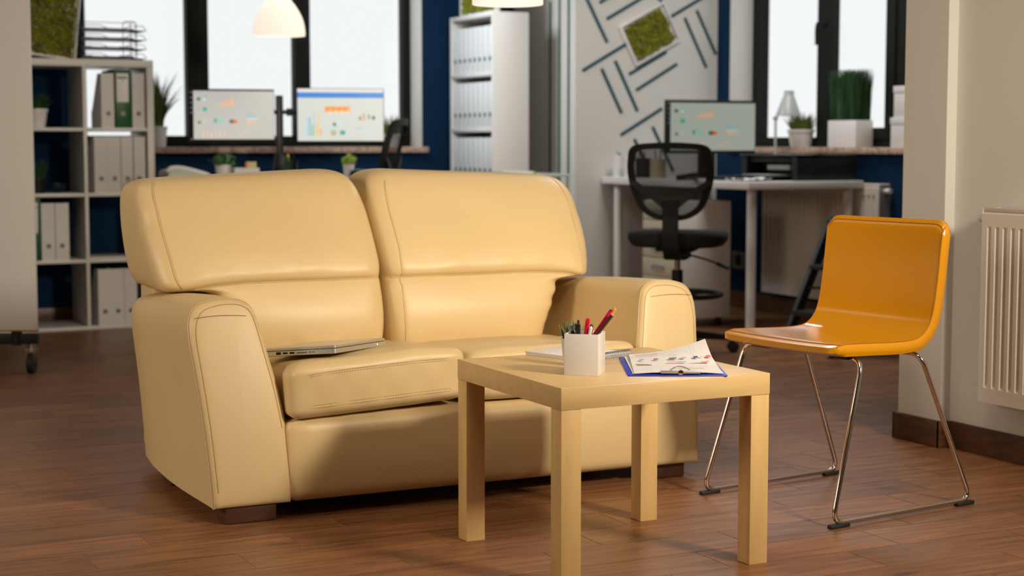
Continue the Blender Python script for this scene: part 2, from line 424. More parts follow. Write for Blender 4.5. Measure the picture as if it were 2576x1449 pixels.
for r in range(int((YF-PY0)/PW), r1):
    y0 = PY0 + r*PW; off = (PX0 + r*PSTEP) % PL
    for c in range(-8, 13):
        x0 = off + c*PL
        if (round(x0, 3), round(y0, 3)) in used: continue
        xa, xb = max(x0+gap, XL), min(x0+PL-gap, XR)
        ya, yb = y0+gap, min(y0+PW-gap, YB)
        if xb <= xa or yb <= ya: continue
        vs = [bm.verts.new(p) for p in ((xa, ya, 0), (xb, ya, 0), (xb, yb, 0), (xa, yb, 0))]; bm.faces.new(vs)
o = obj('plank_field', bm, PLANK, floor); o['kind'] = 'stuff'
bm = NB(); box(bm, XL-0.2, 6.2, YF-0.2, 10.2, CEILZ, CEILZ+0.1); struct('ceiling', bm, CEIL)

def wall_with_hole_y(name, m, y0, y1, xa, xb, hx0, hx1, hz0, hz1):
    bm = NB(); box(bm, xa, hx0, y0, y1, 0, CEILZ); box(bm, hx1, xb, y0, y1, 0, CEILZ); box(bm, hx0, hx1, y0, y1, 0, hz0); box(bm, hx0, hx1, y0, y1, hz1, CEILZ)
    return struct(name, bm, m)
# window geometry
SILLZ = 0.952
wl0 = at(213, 100, Y=YB).x; wl1 = at(1061, 200, Y=YB).x
YG = at(1031, 200, X=wl1).y                      # glass plane of left window
wall_back = wall_with_hole_y('wall_back', BLUEWALL, YB, YG+0.052, XL-0.2, XP+0.3, wl0, wl1, SILLZ, 2.35)
wr1 = at(1835, 300, X=XR).y; XG = at(1897, 300, Y=wr1).x; wr0 = 6.66; XW = XG+0.052
bm = NB(); box(bm, XR, XW, YF-0.2, wr0, 0, CEILZ); box(bm, XR, XW, wr1, YD+0.2, 0, CEILZ)
box(bm, XR, XW, wr0, wr1, 0, SILLZ); box(bm, XR, XW, wr0, wr1, 2.35, CEILZ)
wall_right = struct('wall_right', bm, BLUEWALL)
bm = NB(); box(bm, XP, XR, YD, YB+0.2, 0, CEILZ); wall_alcove = struct('wall_alcove', bm, WHITEWALL)
bm = NB(); box(bm, XN, XN+0.14, YF, 4.366, 0, CEILZ); box(bm, XC, XN, 4.158, 4.366, 0, CEILZ); struct('wall_near_right', bm, WHITEWALL)
bm = NB(); box(bm, XL-0.2, XL, YF, YB, 0, CEILZ); struct('wall_left', bm, WHITEWALL)
bm = NB(); box(bm, XL-0.2, 5.9, YF-0.2, YF, 0, CEILZ); struct('wall_front', bm, WHITEWALL)
# white reveals lining the window openings
bm = NB(); box(bm, wl1-0.004, wl1, YB-0.001, YG+0.06, SILLZ, 2.35); box(bm, wl0, wl0+0.004, YB-0.001, YG+0.06, SILLZ, 2.35); box(bm, wl0, wl1, YB-0.001, YG+0.06, 2.346, 2.35)
struct('trim_1', bm, WHITEWALL)
bm = NB(); box(bm, XR-0.001, XG+0.06, wr1-0.004, wr1, SILLZ, 2.35); box(bm, XR-0.001, XG+0.06, wr0, wr0+0.004, SILLZ, 2.35); box(bm, XR-0.001, XG+0.06, wr0, wr1, 2.346, 2.35)
struct('trim_2', bm, WHITEWALL)
# granite sills
bm = NB(); box(bm, wl0-0.02, wl1+0.03, YB-0.035, YG, SILLZ-0.028, SILLZ+0.006, r=0.003); struct('trim_3', bm, STONE, smooth=40)
bm = NB(); box(bm, XR-0.035, XG, wr0-0.02, wr1+0.0, SILLZ-0.028, SILLZ+0.006, r=0.003); struct('trim_4', bm, STONE, smooth=40)
# window 1 (left): dark frame, three sashes
w1 = bpy.data.objects.new('window_1', None); C.objects.link(w1); w1['kind'] = 'structure'
zs = SILLZ+0.006
def X(px, y=280): return at(px, y, Y=YG).x
mull = [(X(470), X(524)), (X(740), X(779)), (X(1011), wl1-0.004)]
bz = at(600, 347, Y=YG).z
bm = NB(); box(bm, wl0+0.004, wl1-0.004, YG-0.02, YG+0.05, zs, bz-0.012, r=0.003); box(bm, wl0+0.004, wl1-0.004, YG-0.02, YG+0.05, 2.28, 2.345); obj('outer_frame', bm, FRAMEBLK, w1, 40)
edges = [wl0+0.004] + [v for ab in mull for v in ab]
for i, (a, b) in enumerate(mull):
    bm = NB(); box(bm, a, b, YG-0.024, YG+0.05, bz-0.012, 2.28, r=0.003)
    if i < 2: box(bm, (a+b)/2-0.004, (a+b)/2+0.004, YG-0.028, YG-0.02, bz, 2.28)
    obj('mullion', bm, FRAMEBLK, w1, 40)
for i in range(3):
    a, b = edges[2*i], edges[2*i+1]
    bm = NB(); box(bm, a, b, YG-0.02, YG+0.05, bz-0.012, bz+0.012); obj('sash_rail', bm, FRAMEBLK, w1)
    bm = NB(); box(bm, a, b, YG+0.01, YG+0.016, bz+0.012, 2.28); obj('pane', bm, GLASS, w1)
# window 2 (right)
w2 = bpy.data.objects.new('window_2', None); C.objects.link(w2); w2['kind'] = 'structure'
def Yp(px, y=300): return at(px, y, X=XG).y
y1a, y1b, y2a, y2b = Yp(1915), Yp(2060), Yp(2095), Yp(2237)
bz1 = at(1990, 347, X=XG).z; bz2 = at(2150, 322, X=XG).z
bm = NB(); box(bm, XG-0.02, XG+0.05, wr0+0.004, wr1-0.004, zs, bz1-0.01, r=0.003); box(bm, XG-0.02, XG+0.05, wr0+0.004, wr1-0.004, 2.28, 2.345); obj('outer_frame', bm, FRAMEBLK, w2, 40)
bm = NB(); box(bm, XG-0.02, XG+0.05, y1a, wr1-0.004, bz1-0.01, 2.28); obj('mullion', bm, FRAMEBLK, w2)
bm = NB(); box(bm, XG-0.02, XG+0.05, (y2a+y1b)/2, y1b, bz1-0.01, 2.28, r=0.003); obj('mullion', bm, FRAMEBLK, w2, 40)
bm = NB(); box(bm, XG-0.035, XG+0.04, y2a, (y2a+y1b)/2-0.003, bz1-0.01, 2.28, r=0.004); box(bm, XG-0.035, XG+0.04, y2b-0.075, y2b, bz1-0.01, 2.28, r=0.004)
box(bm, XG-0.034, XG+0.04, y2b-0.01, y2a+0.01, bz1-0.01, bz2, r=0.004); obj('sash', bm, FRAMEBLK, w2, 40)
bm = NB(); box(bm, XG-0.02, XG+0.05, wr0+0.004, y2b-0.08, bz1-0.01, 2.28); obj('mullion', bm, FRAMEBLK, w2)
bm = NB(); box(bm, XG-0.02, XG+0.05, y1b, y1a, bz1-0.01, bz1+0.004); obj('sash_rail', bm, FRAMEBLK, w2)
bm = NB(); box(bm, XG+0.01, XG+0.016, y1b, y1a, bz1, 2.28); obj('pane', bm, GLASS, w2)
bm = NB(); box(bm, XG+0.01, XG+0.016, y2b, y2a, bz2, 2.28); obj('pane', bm, GLASS, w2)
hp = at(2068, 58, X=XG-0.06)
bm = NB(); cyl(bm, (XG-0.036, hp.y, hp.z), (XG-0.062, hp.y, hp.z), 0.016, 0.014)
tube(bm, catmull([(XG-0.062, hp.y, hp.z), (XG-0.068, hp.y+0.025, hp.z+0.003), (XG-0.07, hp.y+0.038, hp.z-0.03), (XG-0.066, hp.y+0.042, hp.z-0.12)], 6), 0.008)
obj('handle', bm, BLACKPL, w2, 40)

# wall strips (thin painted battens)
def batten(wall, p, q, w, n, m, t=0.005):
    p = Vector(p); q = Vector(q); d = (q-p).normalized(); n = Vector(n); s = d.cross(n).normalized()
    bm = NB(); vs = []
    for z in (0.0, t):
        vs.append([bm.verts.new(a + s*w/2*k + n*z) for a, k in ((p, -1), (p, 1), (q, 1), (q, -1))])
    bm.faces.new(vs[0]); bm.faces.new(vs[1])
    for k in range(4): bm.faces.new((vs[0][k], vs[0][(k+1) % 4], vs[1][(k+1) % 4], vs[1][k]))
    obj('batten', bm, m, wall)
for a, b in [((1463, -30), (1527, 107)), ((1508, 7), (1600, -50)), ((1526, 48), (1660, -32)), ((1465, 178), (1573, 112)), ((1547, 153), (1603, 280)),
             ((1513, 173), (1563, 285)), ((1582, 187), (1676, 131)), ((1600, 227), (1703, 161)), ((1722, 45), (1776, 170)), ((1752, 26), (1800, 137)),
             ((1688, 42), (1790, -20)), ((1561, 340), (1665, 273)), ((1595, 350), (1640, 440)), ((1641, 319), (1693, 431)), ((1650, -10), (1664, 3))]:
    batten(wall_alcove, at(*a, Y=YD), at(*b, Y=YD), 0.0185, (0, -1, 0), TEAL)
for px, top in ((1385, 5), (1408, -60), (1431, -60)):
    p = at(px, 300, X=XP); zt = at(px, top, X=XP).z
    batten(wall_alcove, (XP, p.y, zt), (XP, p.y, 0.15), 0.020, (-1, 0, 0), GREENSTRIP)
# baseboards
def baseboard(name, m, *a): bm = NB(); box(bm, *a, r=0.002); return struct(name, bm, m, smooth=40)
baseboard('baseboard_back', BASEWOOD, XL, XP, YB-0.012, YB, 0, 0.072)
baseboard('baseboard_alcove', BASEWOOD, XP-0.0, XR, YD-0.012, YD, 0, 0.085)
baseboard('baseboard_right', BASEWOOD, XR-0.012, XR, 4.4, YD-0.012, 0, 0.10)
bm = NB(); box(bm, XN-0.012, XN, YF, 4.146, 0, 0.088, r=0.002); struct('baseboard_near_right', bm, BASEWOOD, smooth=40)
bm = NB(); box(bm, XC-0.014, XC, 4.146, 4.38, 0, 0.088, r=0.002); box(bm, XC-0.014, XN-0.012, 4.144, 4.158, 0, 0.088, r=0.002); box(bm, XC-0.014, XN+0.14, 4.366, 4.38, 0, 0.088, r=0.002); struct('baseboard_column', bm, BASEWOOD, smooth=40)

# =================================================================== SOFA
SX0, SXC, SYF = 1.168, 1.900, 4.10
sofa = thing('loveseat', 'cream leather two-seat sofa with rounded arms, behind the birch coffee table', 'sofa', (SXC, 4.5, 0))
arm_prof = [(0.0, 0.045), (-0.004, 0.12), (-0.014, 0.26), (-0.028, 0.40), (-0.036, 0.48), (-0.032, 0.528), (-0.012, 0.560), (0.030, 0.574), (0.078, 0.577), (0.112, 0.571),
            (0.136, 0.552), (0.149, 0.515), (0.166, 0.44), (0.184, 0.36), (0.198, 0.28), (0.205, 0.22), (0.207, 0.12), (0.207, 0.045)]
def arm_loop(y, inset, mirror, lean=1.0, drop=0.0, bot=0.0, ins_top=None):
    out = []
    P = catmull([(x, 0, z) for x, z in arm_prof], 4)
    P += [Vector((0.207*(1-t), 0, 0.045)) for t in (0.2, 0.4, 0.6, 0.8)]
    cx, cz = 0.088, 0.30
    for p in P:
        x, z = p.x, p.z
        x += (cx-x)*inset/0.1; z += (cz-z)*inset/0.27
        zz = z*(1-drop*(z/0.57)**2) + (bot if z < 0.2 else 0)*(1-z/0.2)
        yy = y + 0.105*lean*(max(0, z)/0.57)**1.6
        X_ = SX0 + x
        if mirror: X_ = 2*SXC - X_
        out.append(Vector((X_, yy, zz)))
    return out
def make_arm(mirror):
    bm = NB(); loops = []
    steps = [(4.0905, 0.1, 1.0), (4.0908, 0.08, 1.0), (4.0915, 0.055, 1.0), (4.0925, 0.03, 1.0), (4.0935, 0.016, 1.0), (4.095, 0.010, 1.0), (4.0985, 0.0045, 1.0), (4.104, 0.0012, 1.0), (4.112, 0.0, 1.0), (4.16, 0, 0.97)]
    for y, ins, ln in steps: loops.append(arm_loop(y, ins, mirror, ln))
    for k in range(1, 11):
        t = k/11; loops.append(arm_loop(4.16+0.62*t, -0.004*math.sin(PI*t), mirror, 0.97*(1-t)**1.3, 0.05*t, 0.02*max(0, t-0.6)))
    for y, ins in ((4.83, 0.003), (4.85, 0.012), (4.858, 0.03), (4.862, 0.1)): loops.append(arm_loop(y, ins, mirror, 0, 0.05, 0.02))
    loft(bm, loops, cap0=False, cap1=False)
    bmesh.ops.remove_doubles(bm, verts=bm.verts[:], dist=1e-5)
    a = obj('armrest', bm, LEATHER, sofa, 60)
    # seams: around the front face, across the front below the roll, along the top
    ring = arm_loop(4.1085, -0.0006, mirror)
    bm = NB(); tube(bm, ring[:62], 0.0016, 6); obj('seam', bm, PIPING, a, 60)
    ring2 = [p + Vector((0, -0.0008, 0)) for p in arm_loop(4.0945, 0.0125, mirror)]
    def dash(name, path, step=3, r=0.0008):
        bm = NB()
        P = catmull(path, 3)
        for k in range(0, len(P)-1, step-1 if step > 1 else 1):
            if (P[k+1]-P[k]).length > 1e-5: tube(bm, [P[k], P[k].lerp(P[k+1], 0.9)], r, 4)
        obj(name, bm, STITCH, a)
    dash('stitching', ring2[2:60:1], 2, 0.0007)
    # cross seam on the face
    sgn = -1 if mirror else 1
    bm = NB(); pts = []
    for k in range(9):
        t = k/8; x = -0.020 + 0.137*t; z = 0.533; yy = 4.0925 + 0.105*(z/0.57)**1.6 - 0.0008
        X_ = SX0+x
        if mirror: X_ = 2*SXC-X_
        pts.append((X_, yy, z+0.004*math.sin(PI*t)))
    tube(bm, pts, 0.0008, 5); obj('seam', bm, STITCH, a, 60)
    return a
make_arm(False); make_arm(True)
# front rail and base
def rail_def(q):
    t = (q.z-0.045)/0.22
    q.y += -0.010*math.sin(PI*min(1, max(0, t))) if q.y < 4.15 else 0
    q.z += 0.006*math.sin((q.x-1.37)*3.05) if q.z > 0.2 else -0.004*math.sin((q.x-1.37)*3.05)*0
    return q
bm = NB(); puff(bm, 1.366, 2.434, 4.105, 4.30, 0.042, 0.262, 0.028, (0, 0.004, 0.0), 18, rail_def); obj('front_rail', bm, LEATHER, sofa, 60)
bm = NB(); box(bm, 1.30, 2.50, 4.20, 4.87, 0.055, 0.255, r=0.01); obj('seat_deck', bm, DARKCLOTH, sofa, 40)
bm = NB(); puff(bm, 1.21, 2.59, 4.865, 5.04, 0.045, 0.66, 0.03, (0, 0.01, 0), 12); obj('back_frame', bm, LEATHER, sofa, 60)
for x0, y0, x1, y1 in ((1.198, 4.112, 1.338, 4.19), (2.462, 4.13, 2.602, 4.20), (1.20, 4.66, 1.30, 4.76), (2.48, 4.66, 2.60, 4.76)):
    bx('foot', FOOTWOOD, sofa, x0, x1, y0, y1, 0, 0.052, r=0.006)
# seat cushions
def seat_cushion(x0, x1, yf, zt, ph, lift=0.0):
    zb = 0.275
    def dfm(q):
        t = (q.y-yf)/(4.80-yf)
        top = (q.z-zb)/(zt-zb)
        q.z -= 0.050*t*top
        u = (q.x-x0)/(x1-x0)
        q.z += (-0.010*(abs(2*u-1))**3)*top
        q.z += lift*(u-0.5)
        if q.y < yf+0.1:
            w = 0.0016*math.sin(q.x*61+ph)*math.sin(q.z*48+ph); q.y += w
        q.z += 0.0015*noise.noise(Vector((q.x*9, q.y*9, ph)))*4*top
        return q
    bm = NB(); puff(bm, x0, x1, yf, 4.80, zb, zt, 0.028, (0.004, 0.005, 0.008), 26, dfm)
    c = obj('seat_cushion', bm, LEATHER, sofa, 80)
    for zz, off in ((zt-0.028, 0.0), (zb+0.030, 0.0)):
        bm = NB(); pts = []
        for k in range(33):
            t = k/32; x = x0+0.02 + (x1-x0-0.04)*t
            e = min(1, min(t, 1-t)*14)
            uu = (x-x0)/(x1-x0)
            z = zz + lift*(uu-0.5) - 0.010*(abs(2*uu-1))**3*((zz-zb)/(zt-zb))
            hb = 0.005*(1-(2*uu-1)**2)*(1-((zz-(zt+zb)/2)/((zt-zb)/2))**2)
            rr = 0.028; dz = max(0, abs(zz-(zt+zb)/2) - ((zt-zb)/2-rr)); yo = rr-math.sqrt(max(0, rr*rr-dz*dz))
            pts.append((x, yf - hb + yo + 0.012*(1-e)**2 - 0.0006, z))
        tube(bm, pts, 0.0017, 5); obj('seam', bm, PIPING, c, 60)
        bm = NB()
        for k in range(2, 30):
            for h in (0.1, 0.6):
                a = Vector(pts[k]).lerp(Vector(pts[k+1]), h); b_ = Vector(pts[k]).lerp(Vector(pts[k+1]), h+0.28)
                o_ = Vector((0, -0.0008, 0.006 if zz < 0.35 else -0.006)); tube(bm, [a+o_, b_+o_], 0.0007, 4)
        obj('stitching', bm, STITCH, c)
seat_cushion(1.372, 1.872, 4.082, 0.425, 0.3, 0.026)
seat_cushion(1.880, 2.420, 4.10, 0.420, 2.1, 0.0)
# back cushions: lofted from seat to top; s = -1 left, +1 right
def back_cushion(s):
    OUT, INN = (1.165, 1.840) if s < 0 else (2.556, 1.850)
    def mx(x):
        if s > 0 and x > 1.2: x = x - 0.045*max(0, min(1, (x-1.2)/0.1))*max(0, min(1, (1.60-x)/0.2))
        return OUT + (INN-OUT)*(x-1.165)/(1.840-1.165)
    # z, outer x (left version), inner x, front y, back y, corner r
    lv = [(0.360, 1.455, 1.805, 4.64, 4.80, 0.03), (0.363, 1.415, 1.825, 4.605, 4.84, 0.04), (0.376, 1.385, 1.834, 4.580, 4.87, 0.05), (0.42, 1.375, 1.839, 4.567, 4.90, 0.055),
          (0.47, 1.358, 1.841, 4.567, 4.91, 0.055), (0.52, 1.338, 1.841, 4.578, 4.91, 0.055), (0.556, 1.325, 1.840, 4.590, 4.92, 0.055), (0.572, 1.285, 1.839, 4.597, 4.93, 0.05),
          (0.582, 1.225, 1.839, 4.598, 4.96, 0.055), (0.594, 1.186, 1.840, 4.594, 4.98, 0.06), (0.622, 1.166, 1.842, 4.600, 5.00, 0.06), (0.665, 1.155, 1.843, 4.626, 5.02, 0.065),
          (0.72, 1.148, 1.843, 4.668, 5.03, 0.065), (0.77, 1.144, 1.842, 4.710, 5.035, 0.065), (0.82, 1.145, 1.832, 4.752, 5.035, 0.06), (0.850, 1.152, 1.818, 4.784, 5.03, 0.055),
          (0.868, 1.166, 1.800, 4.812, 5.015, 0.05), (0.879, 1.190, 1.772, 4.845, 4.99, 0.045), (0.883, 1.25, 1.74, 4.885, 4.95, 0.03)]
    nsub = 4; L = []
    for i in range(len(lv)-1):
        for k in range(nsub):
            t = k/nsub
            p0, p1, p2, p3 = lv[max(i-1, 0)], lv[i], lv[i+1], lv[min(i+2, len(lv)-1)]
            L.append(tuple(0.5*((2*b) + (c-a)*t + (2*a-5*b+4*c-d)*t*t + (3*b-a-3*c+d)*t**3) for a, b, c, d in zip(p0, p1, p2, p3)))
    L.append(lv[-1])
    def P3(x, y, z, u=None):
        uo = (x-1.15)/(1.84-1.15)
        v = max(0, (z-0.60)/0.28)
        zz = z + 0.030*v*max(0, min(1, uo)) - 0.006*v
        # outer edge of the head roll hangs lower than the seam line
        wq = max(0, 1-max(0, uo)/0.42)**2
        bq = (z-0.50)/0.065 if z < 0.565 else (1 if z < 0.61 else 1-(z-0.61)/0.20)
        zz -= 0.040*wq*max(0, min(1, bq))
        sl = 0
        return Vector((mx(x), y, zz))
    bm = NB(); loops = []; keep = []
    for (z, xo, xi, yf, yb, r) in L:
        rr = rrect(xo, xi, yf, yb, r, 6, 16)
        lp = []
        for (x, y) in rr:
            u = (x-xo)/(xi-xo)
            if y < yf + 0.4*(yb-yf):
                # swelling of the front face, and gathered folds above the seam
                sw = 0.014*(1-(2*u-1)**2)*(1 if z > 0.6 else 0.8)*(0.25+0.75*min(1, abs(z-0.583)/0.08))
                dep = 0.007*math.exp(-((z-0.583)/0.009)**2)*(1 if u < 0.97 else 0.5)
                q = max(0.0, math.sin(PI*min(1, max(0, u))))
                fold = 0.0062*math.exp(-((z-0.625)/0.032)**2)*noise.noise(Vector((x*26 + (z-0.6)*20*s, 3.7*s, z*4)))*2*q
                low = 0.0065*math.exp(-((z-0.39)/0.028)**2)*noise.noise(Vector((x*20, 8.1*s, z*6)))*2*q
                side = 0.005*math.exp(-(u/0.07)**2)*noise.noise(Vector((z*40, 5.5*s, 0.3)))*2
                y = y - sw + dep + fold + low + side
            lp.append(P3(x, y, z))
        loops.append(lp); keep.append((z, xo, xi, yf, yb, r))
    if s > 0: loops = [l[::-1] for l in loops]
    loft(bm, loops)
    c = obj('back_cushion', bm, LEATHER, sofa, 80)
    if s > 0: loops = [l[::-1] for l in loops]
    n1 = 6; tot = len(loops[0])
    # index blocks in rrect: corner(+,+) 7 pts +15, corner(-,+) 7+15, corner(-,-) 7+15, corner(+,-) 7+15
    iL = 2*22 + 5                 # just past the outer-front corner
    zs_ = [k[0] for k in keep]
    ks = [k for k, z in enumerate(zs_) if 0.594 <= z <= 0.872]
    outw = Vector((0, -0.0008, 0))
    path = [loops[k][iL] + outw for k in ks]
    k0 = min(range(len(zs_)), key=lambda k: abs(zs_[k]-0.583))
    bm = NB(); tube(bm, path, 0.0019, 6); obj('piping', bm, PIPING, c, 60)
    front = [loops[k0][i] + outw*1.5 for i in range(2*22+5, 3*22+4)]
    bm = NB(); tube(bm, front, 0.0015, 6); obj('seam', bm, PIPING, c, 60)
    iR = 3*22 + 1
    path = [loops[k][iR] + outw for k in range(len(zs_)) if 0.39 <= zs_[k] <= 0.85]
    if s > 0:
        bm = NB(); tube(bm, path, 0.0016, 6); obj('piping', bm, PIPING, c, 60)
back_cushion(-1); back_cushion(1)

# =================================================================== COFFEE TABLE
TX, TY = 1.683, 3.177
tb = thing('coffee_table', 'square birch coffee table with thick top and four square legs', 'coffee table', (TX+0.275, TY+0.275, 0))
bx('tabletop', BIRCH, tb, TX, TX+0.55, TY, TY+0.55, 0.4005, 0.45, r=0.0012)
for x, y in ((0.001, 0.001), (0.499, 0.001), (0.001, 0.499), (0.499, 0.499)):
    bx('leg', BIRCHV, tb, TX+x, TX+x+0.05, TY+y, TY+y+0.05, 0, 0.4, r=0.0012)
TZ = 0.45
# pencil cup (square, open)
cf = at(1419, 944, Z=TZ); cr = at(1502.5, 947, Z=TZ); d = (cr-cf); ang = math.atan2(d.y, d.x); cs = 0.080
cup = thing('pencil_cup', 'square white pencil cup full of pens on the birch table', 'pencil cup', (cf.x, cf.y, TZ), ang)
hz = 0.096; th = 0.0035
bm = NB()
for a in ((0, cs, 0, th), (0, cs, cs-th, cs), (0, th, th, cs-th), (cs-th, cs, th, cs-th)): box(bm, a[0], a[1], a[2], a[3], 0, hz, r=0.001)
box(bm, th, cs-th, th, cs-th, 0, 0.004); obj('cup_body', bm, WHITEPL, cup, 40)
CM = Matrix.Translation((cf.x, cf.y, TZ)) @ Matrix.Rotation(ang, 4, 'Z')
def pen(name, label, cat, base, tip, r, m, parts=(), group='pens in the white cup', n=12):
    """base & tip in cup-local metres"""
    b = CM @ Vector(base); t = CM @ Vector(tip); v = (t-b); L = v.length
    o = bpy.data.objects.new(name, None); C.objects.link(o); o.location = b; o.rotation_mode = 'QUATERNION'; o.rotation_quaternion = v.to_track_quat('Z', 'Y')
    tag(o, label, cat, group)
    bm = NB(); cyl(bm, (0, 0, 0), (0, 0, L), r, n=n); obj('barrel', bm, m, o, 40)
    for nm, mm, z0, z1, r0, r1 in parts:
        bm = NB(); cyl(bm, (0, 0, L+z0), (0, 0, L+z1), r0, r1, n=12)
        obj(nm, bm, mm, o, 40)
    return o
pen('ballpoint_pen', 'black pen with grey button, leftmost in the white cup', 'pen', (0.030, 0.045, 0.010), (0.011, 0.034, 0.100), 0.0048, BLACKPL, [('push_button', GREYMT, 0, 0.016, 0.0045, 0.0040)])
p = pen('ballpoint_pen', 'upright black clip pen with chrome tip, in the white cup', 'pen', (0.030, 0.022, 0.010), (0.027, 0.028, 0.116), 0.0052, BLACKPL, [('push_button', CHROME, 0, 0.010, 0.0036, 0.0030)])
bm = NB(); box(bm, 0.006, 0.008, -0.002, 0.002, 0.065, 0.108); obj('pocket_clip', bm, BLACKPL, p)
p = pen('marker_pen', 'red capped marker in the white cup, clip on top', 'marker', (0.035, 0.030, 0.012), (0.048, 0.032, 0.124), 0.0050, RED, [('cap_end', RED, 0, 0.006, 0.005, 0.0042)])
bm = NB(); box(bm, -0.0095, -0.0055, -0.002, 0.002, 0.070, 0.112, r=0.0008); obj('pocket_clip', bm, RED, p, 40)
pen('felt_pen', 'white pen with rounded end in the white cup', 'pen', (0.040, 0.020, 0.012), (0.057, 0.028, 0.108), 0.0042, WHITEPL, [('cap_end', WHITEPL, 0, 0.004, 0.0042, 0.0022)])
pen('ballpoint_pen', 'dark purple pen mostly hidden behind the white pen in cup', 'pen', (0.045, 0.045, 0.012), (0.055, 0.045, 0.112), 0.0040, PURPLE, [('cap_end', PURPLE, 0, 0.003, 0.004, 0.0025)])
pen('colouring_pencil', 'long magenta pencil leaning right in the white cup', 'pencil', (0.010, 0.030, 0.012), (0.101, 0.042, 0.148), 0.0043, PINK, [('pencil_end', PURPLE, 0, 0.002, 0.0043, 0.0038)], n=6)
pen('colouring_pencil', 'long yellow pencil, tallest one leaning right in the white cup', 'pencil', (0.011, 0.042, 0.012), (0.109, 0.048, 0.152), 0.0045, YELLOW, [('pencil_end', PINKTIP, 0, 0.0015, 0.0040, 0.0036)], n=6)
pen('colouring_pencil', 'dark brown pencil leaning right, in front of the yellow one', 'pencil', (0.009, 0.018, 0.012), (0.106, 0.030, 0.139), 0.0045, BROWNP, [('pencil_end', PINKTIP, 0, 0.0015, 0.0041, 0.0037)], n=6)
# small plant hidden behind the cup
def leaf_blades(bm, n, base_r, h0, h1, spread, w, rnd, curve=0.4, seg=4):
    for k in range(n):
        a = rnd.uniform(0, 2*PI); r = base_r*math.sqrt(rnd.random()); h = rnd.uniform(h0, h1); out = spread*rnd.uniform(0.2, 1)*(0.3+r/base_r if base_r else 1)
        b = Vector((r*math.cos(a), r*math.sin(a), 0)); dirv = Vector((math.cos(a), math.sin(a), 0)); sd = Vector((-math.sin(a), math.cos(a), 0)).lerp(Vector((rnd.uniform(-1, 1), rnd.uniform(-1, 1), 0)), 0.5).normalized()
        prev = None
        for i in range(seg+1):
            t = i/seg; p = b + dirv*out*(t**(1+curve)) + Vector((0, 0, h*t*(1-0.12*curve*t)))
            ww = w*(1-t)**0.6*0.5 + 0.0002
            a1, a2 = bm.verts.new(p+sd*ww), bm.verts.new(p-sd*ww)
            if prev: bm.faces.new((prev[0], prev[1], a2, a1))
            prev = (a1, a2)
pp = at(1412, 893, Z=TZ) + Vector((0.085, 0.055, 0))
psx = at(1437, 880, Y=3.50).x
t = thing('potted_succulent', 'small green plant in white pot hidden behind the pencil cup', 'plant', (psx, 3.50, TZ))
bm = NB(); lathe(bm, [(0.0, 0), (0.019, 0), (0.025, 0.066), (0.0225, 0.066), (0.022, 0.058), (0, 0.058)], 20, Matrix.Translation((psx, 3.50, TZ))); obj('pot', bm, WHITEPL, t, 40)
bm = NB(); rn = random.Random(3); leaf_blades(bm, 60, 0.016, 0.028, 0.056, 0.026, 0.008, rn); bmesh.ops.translate(bm, vec=(psx, 3.50, TZ+0.057), verts=bm.verts[:]); o = obj('foliage', bm, mat('sage_leaf', (0.11, 0.17, 0.07), 0.6), t); o['kind'] = 'stuff'
# spiral notebook
Nn = at(1478, 908, Z=TZ+0.004); Rr = at(1592, 892, Z=TZ+0.004); Ll = at(1353, 889, Z=TZ+0.004)
e1 = (Rr-Nn); e1.z = 0; L1 = 0.165; e1.normalize(); e2 = Vector((-e1.y, e1.x, 0)); L2 = 0.205
ang = math.atan2(e1.y, e1.x); org = Rr - e1*L1
# keep it on the table
nb = thing('spiral_notebook', 'white spiral-bound notebook lying open behind the pencil cup', 'notebook', (org.x, org.y, TZ), ang)
L2 = min(0.215, (Ll-Rr).length*0.9)
bm = NB(); box(bm, 0, L1, 0.006, L2, 0, 0.0045, r=0.001); obj('page_block', bm, PAPER, nb, 40)
bm = NB(); box(bm, -0.001, L1+0.001, 0.006, L2+0.001, 0.0048, 0.0092, r=0.001); obj('page_block', bm, PAPER, nb, 40)
bm = NB()
for k in range(30):
    x = 0.005 + (L1-0.010)*k/29
    tube(bm, [(x, 0.008+0.0085*math.cos(a), 0.0088+0.0083*math.sin(a)) for a in [2*PI*j/10 for j in range(10)]], 0.0009, 5, closed=True)
obj('spiral_wire', bm, mat('grey_wire', (0.30, 0.30, 0.31), 0.3, metal=0.6), nb, 60)
# clipboard with charts
c0 = at(1580, 945, Z=TZ+0.002); c1 = at(1831, 945, Z=TZ+0.002); e1 = (c1-c0); w = e1.length; e1.normalize(); ang = math.atan2(e1.y, e1.x)
cb = thing('clipboard', 'blue clipboard with metal clip on the near edge of birch table', 'clipboard', (c0.x, c0.y, TZ), ang)
Lc = 0.325
bm = NB(); box(bm, 0, w, 0, Lc, 0, 0.003, r=0.0012); obj('board', bm, BLUEPL, cb, 40)
cl = NB(); box(cl, w*0.33, w*0.73, 0.004, 0.022, 0.006, 0.0115, r=0.0015); obj('clip', cl, SILVER, cb, 40)
bm = NB(); tube(bm, catmull([(w*0.42, 0.020, 0.009), (w*0.47, 0.028, 0.016), (w*0.53, 0.032, 0.019), (w*0.60, 0.028, 0.015), (w*0.64, 0.020, 0.009)], 5), 0.0014, 6)
cyl(bm, (w*0.325, 0.013, 0.0088), (w*0.735, 0.013, 0.0088), 0.0032, n=10); cyl(bm, (w*0.53, 0.0035, 0.0085), (w*0.53, 0.0045, 0.0085), 0.006, n=14)
obj('clip_spring', bm, CHROME, cb, 60)
CBM = Matrix.Translation((c0.x, c0.y, TZ)) @ Matrix.Rotation(ang, 4, 'Z')
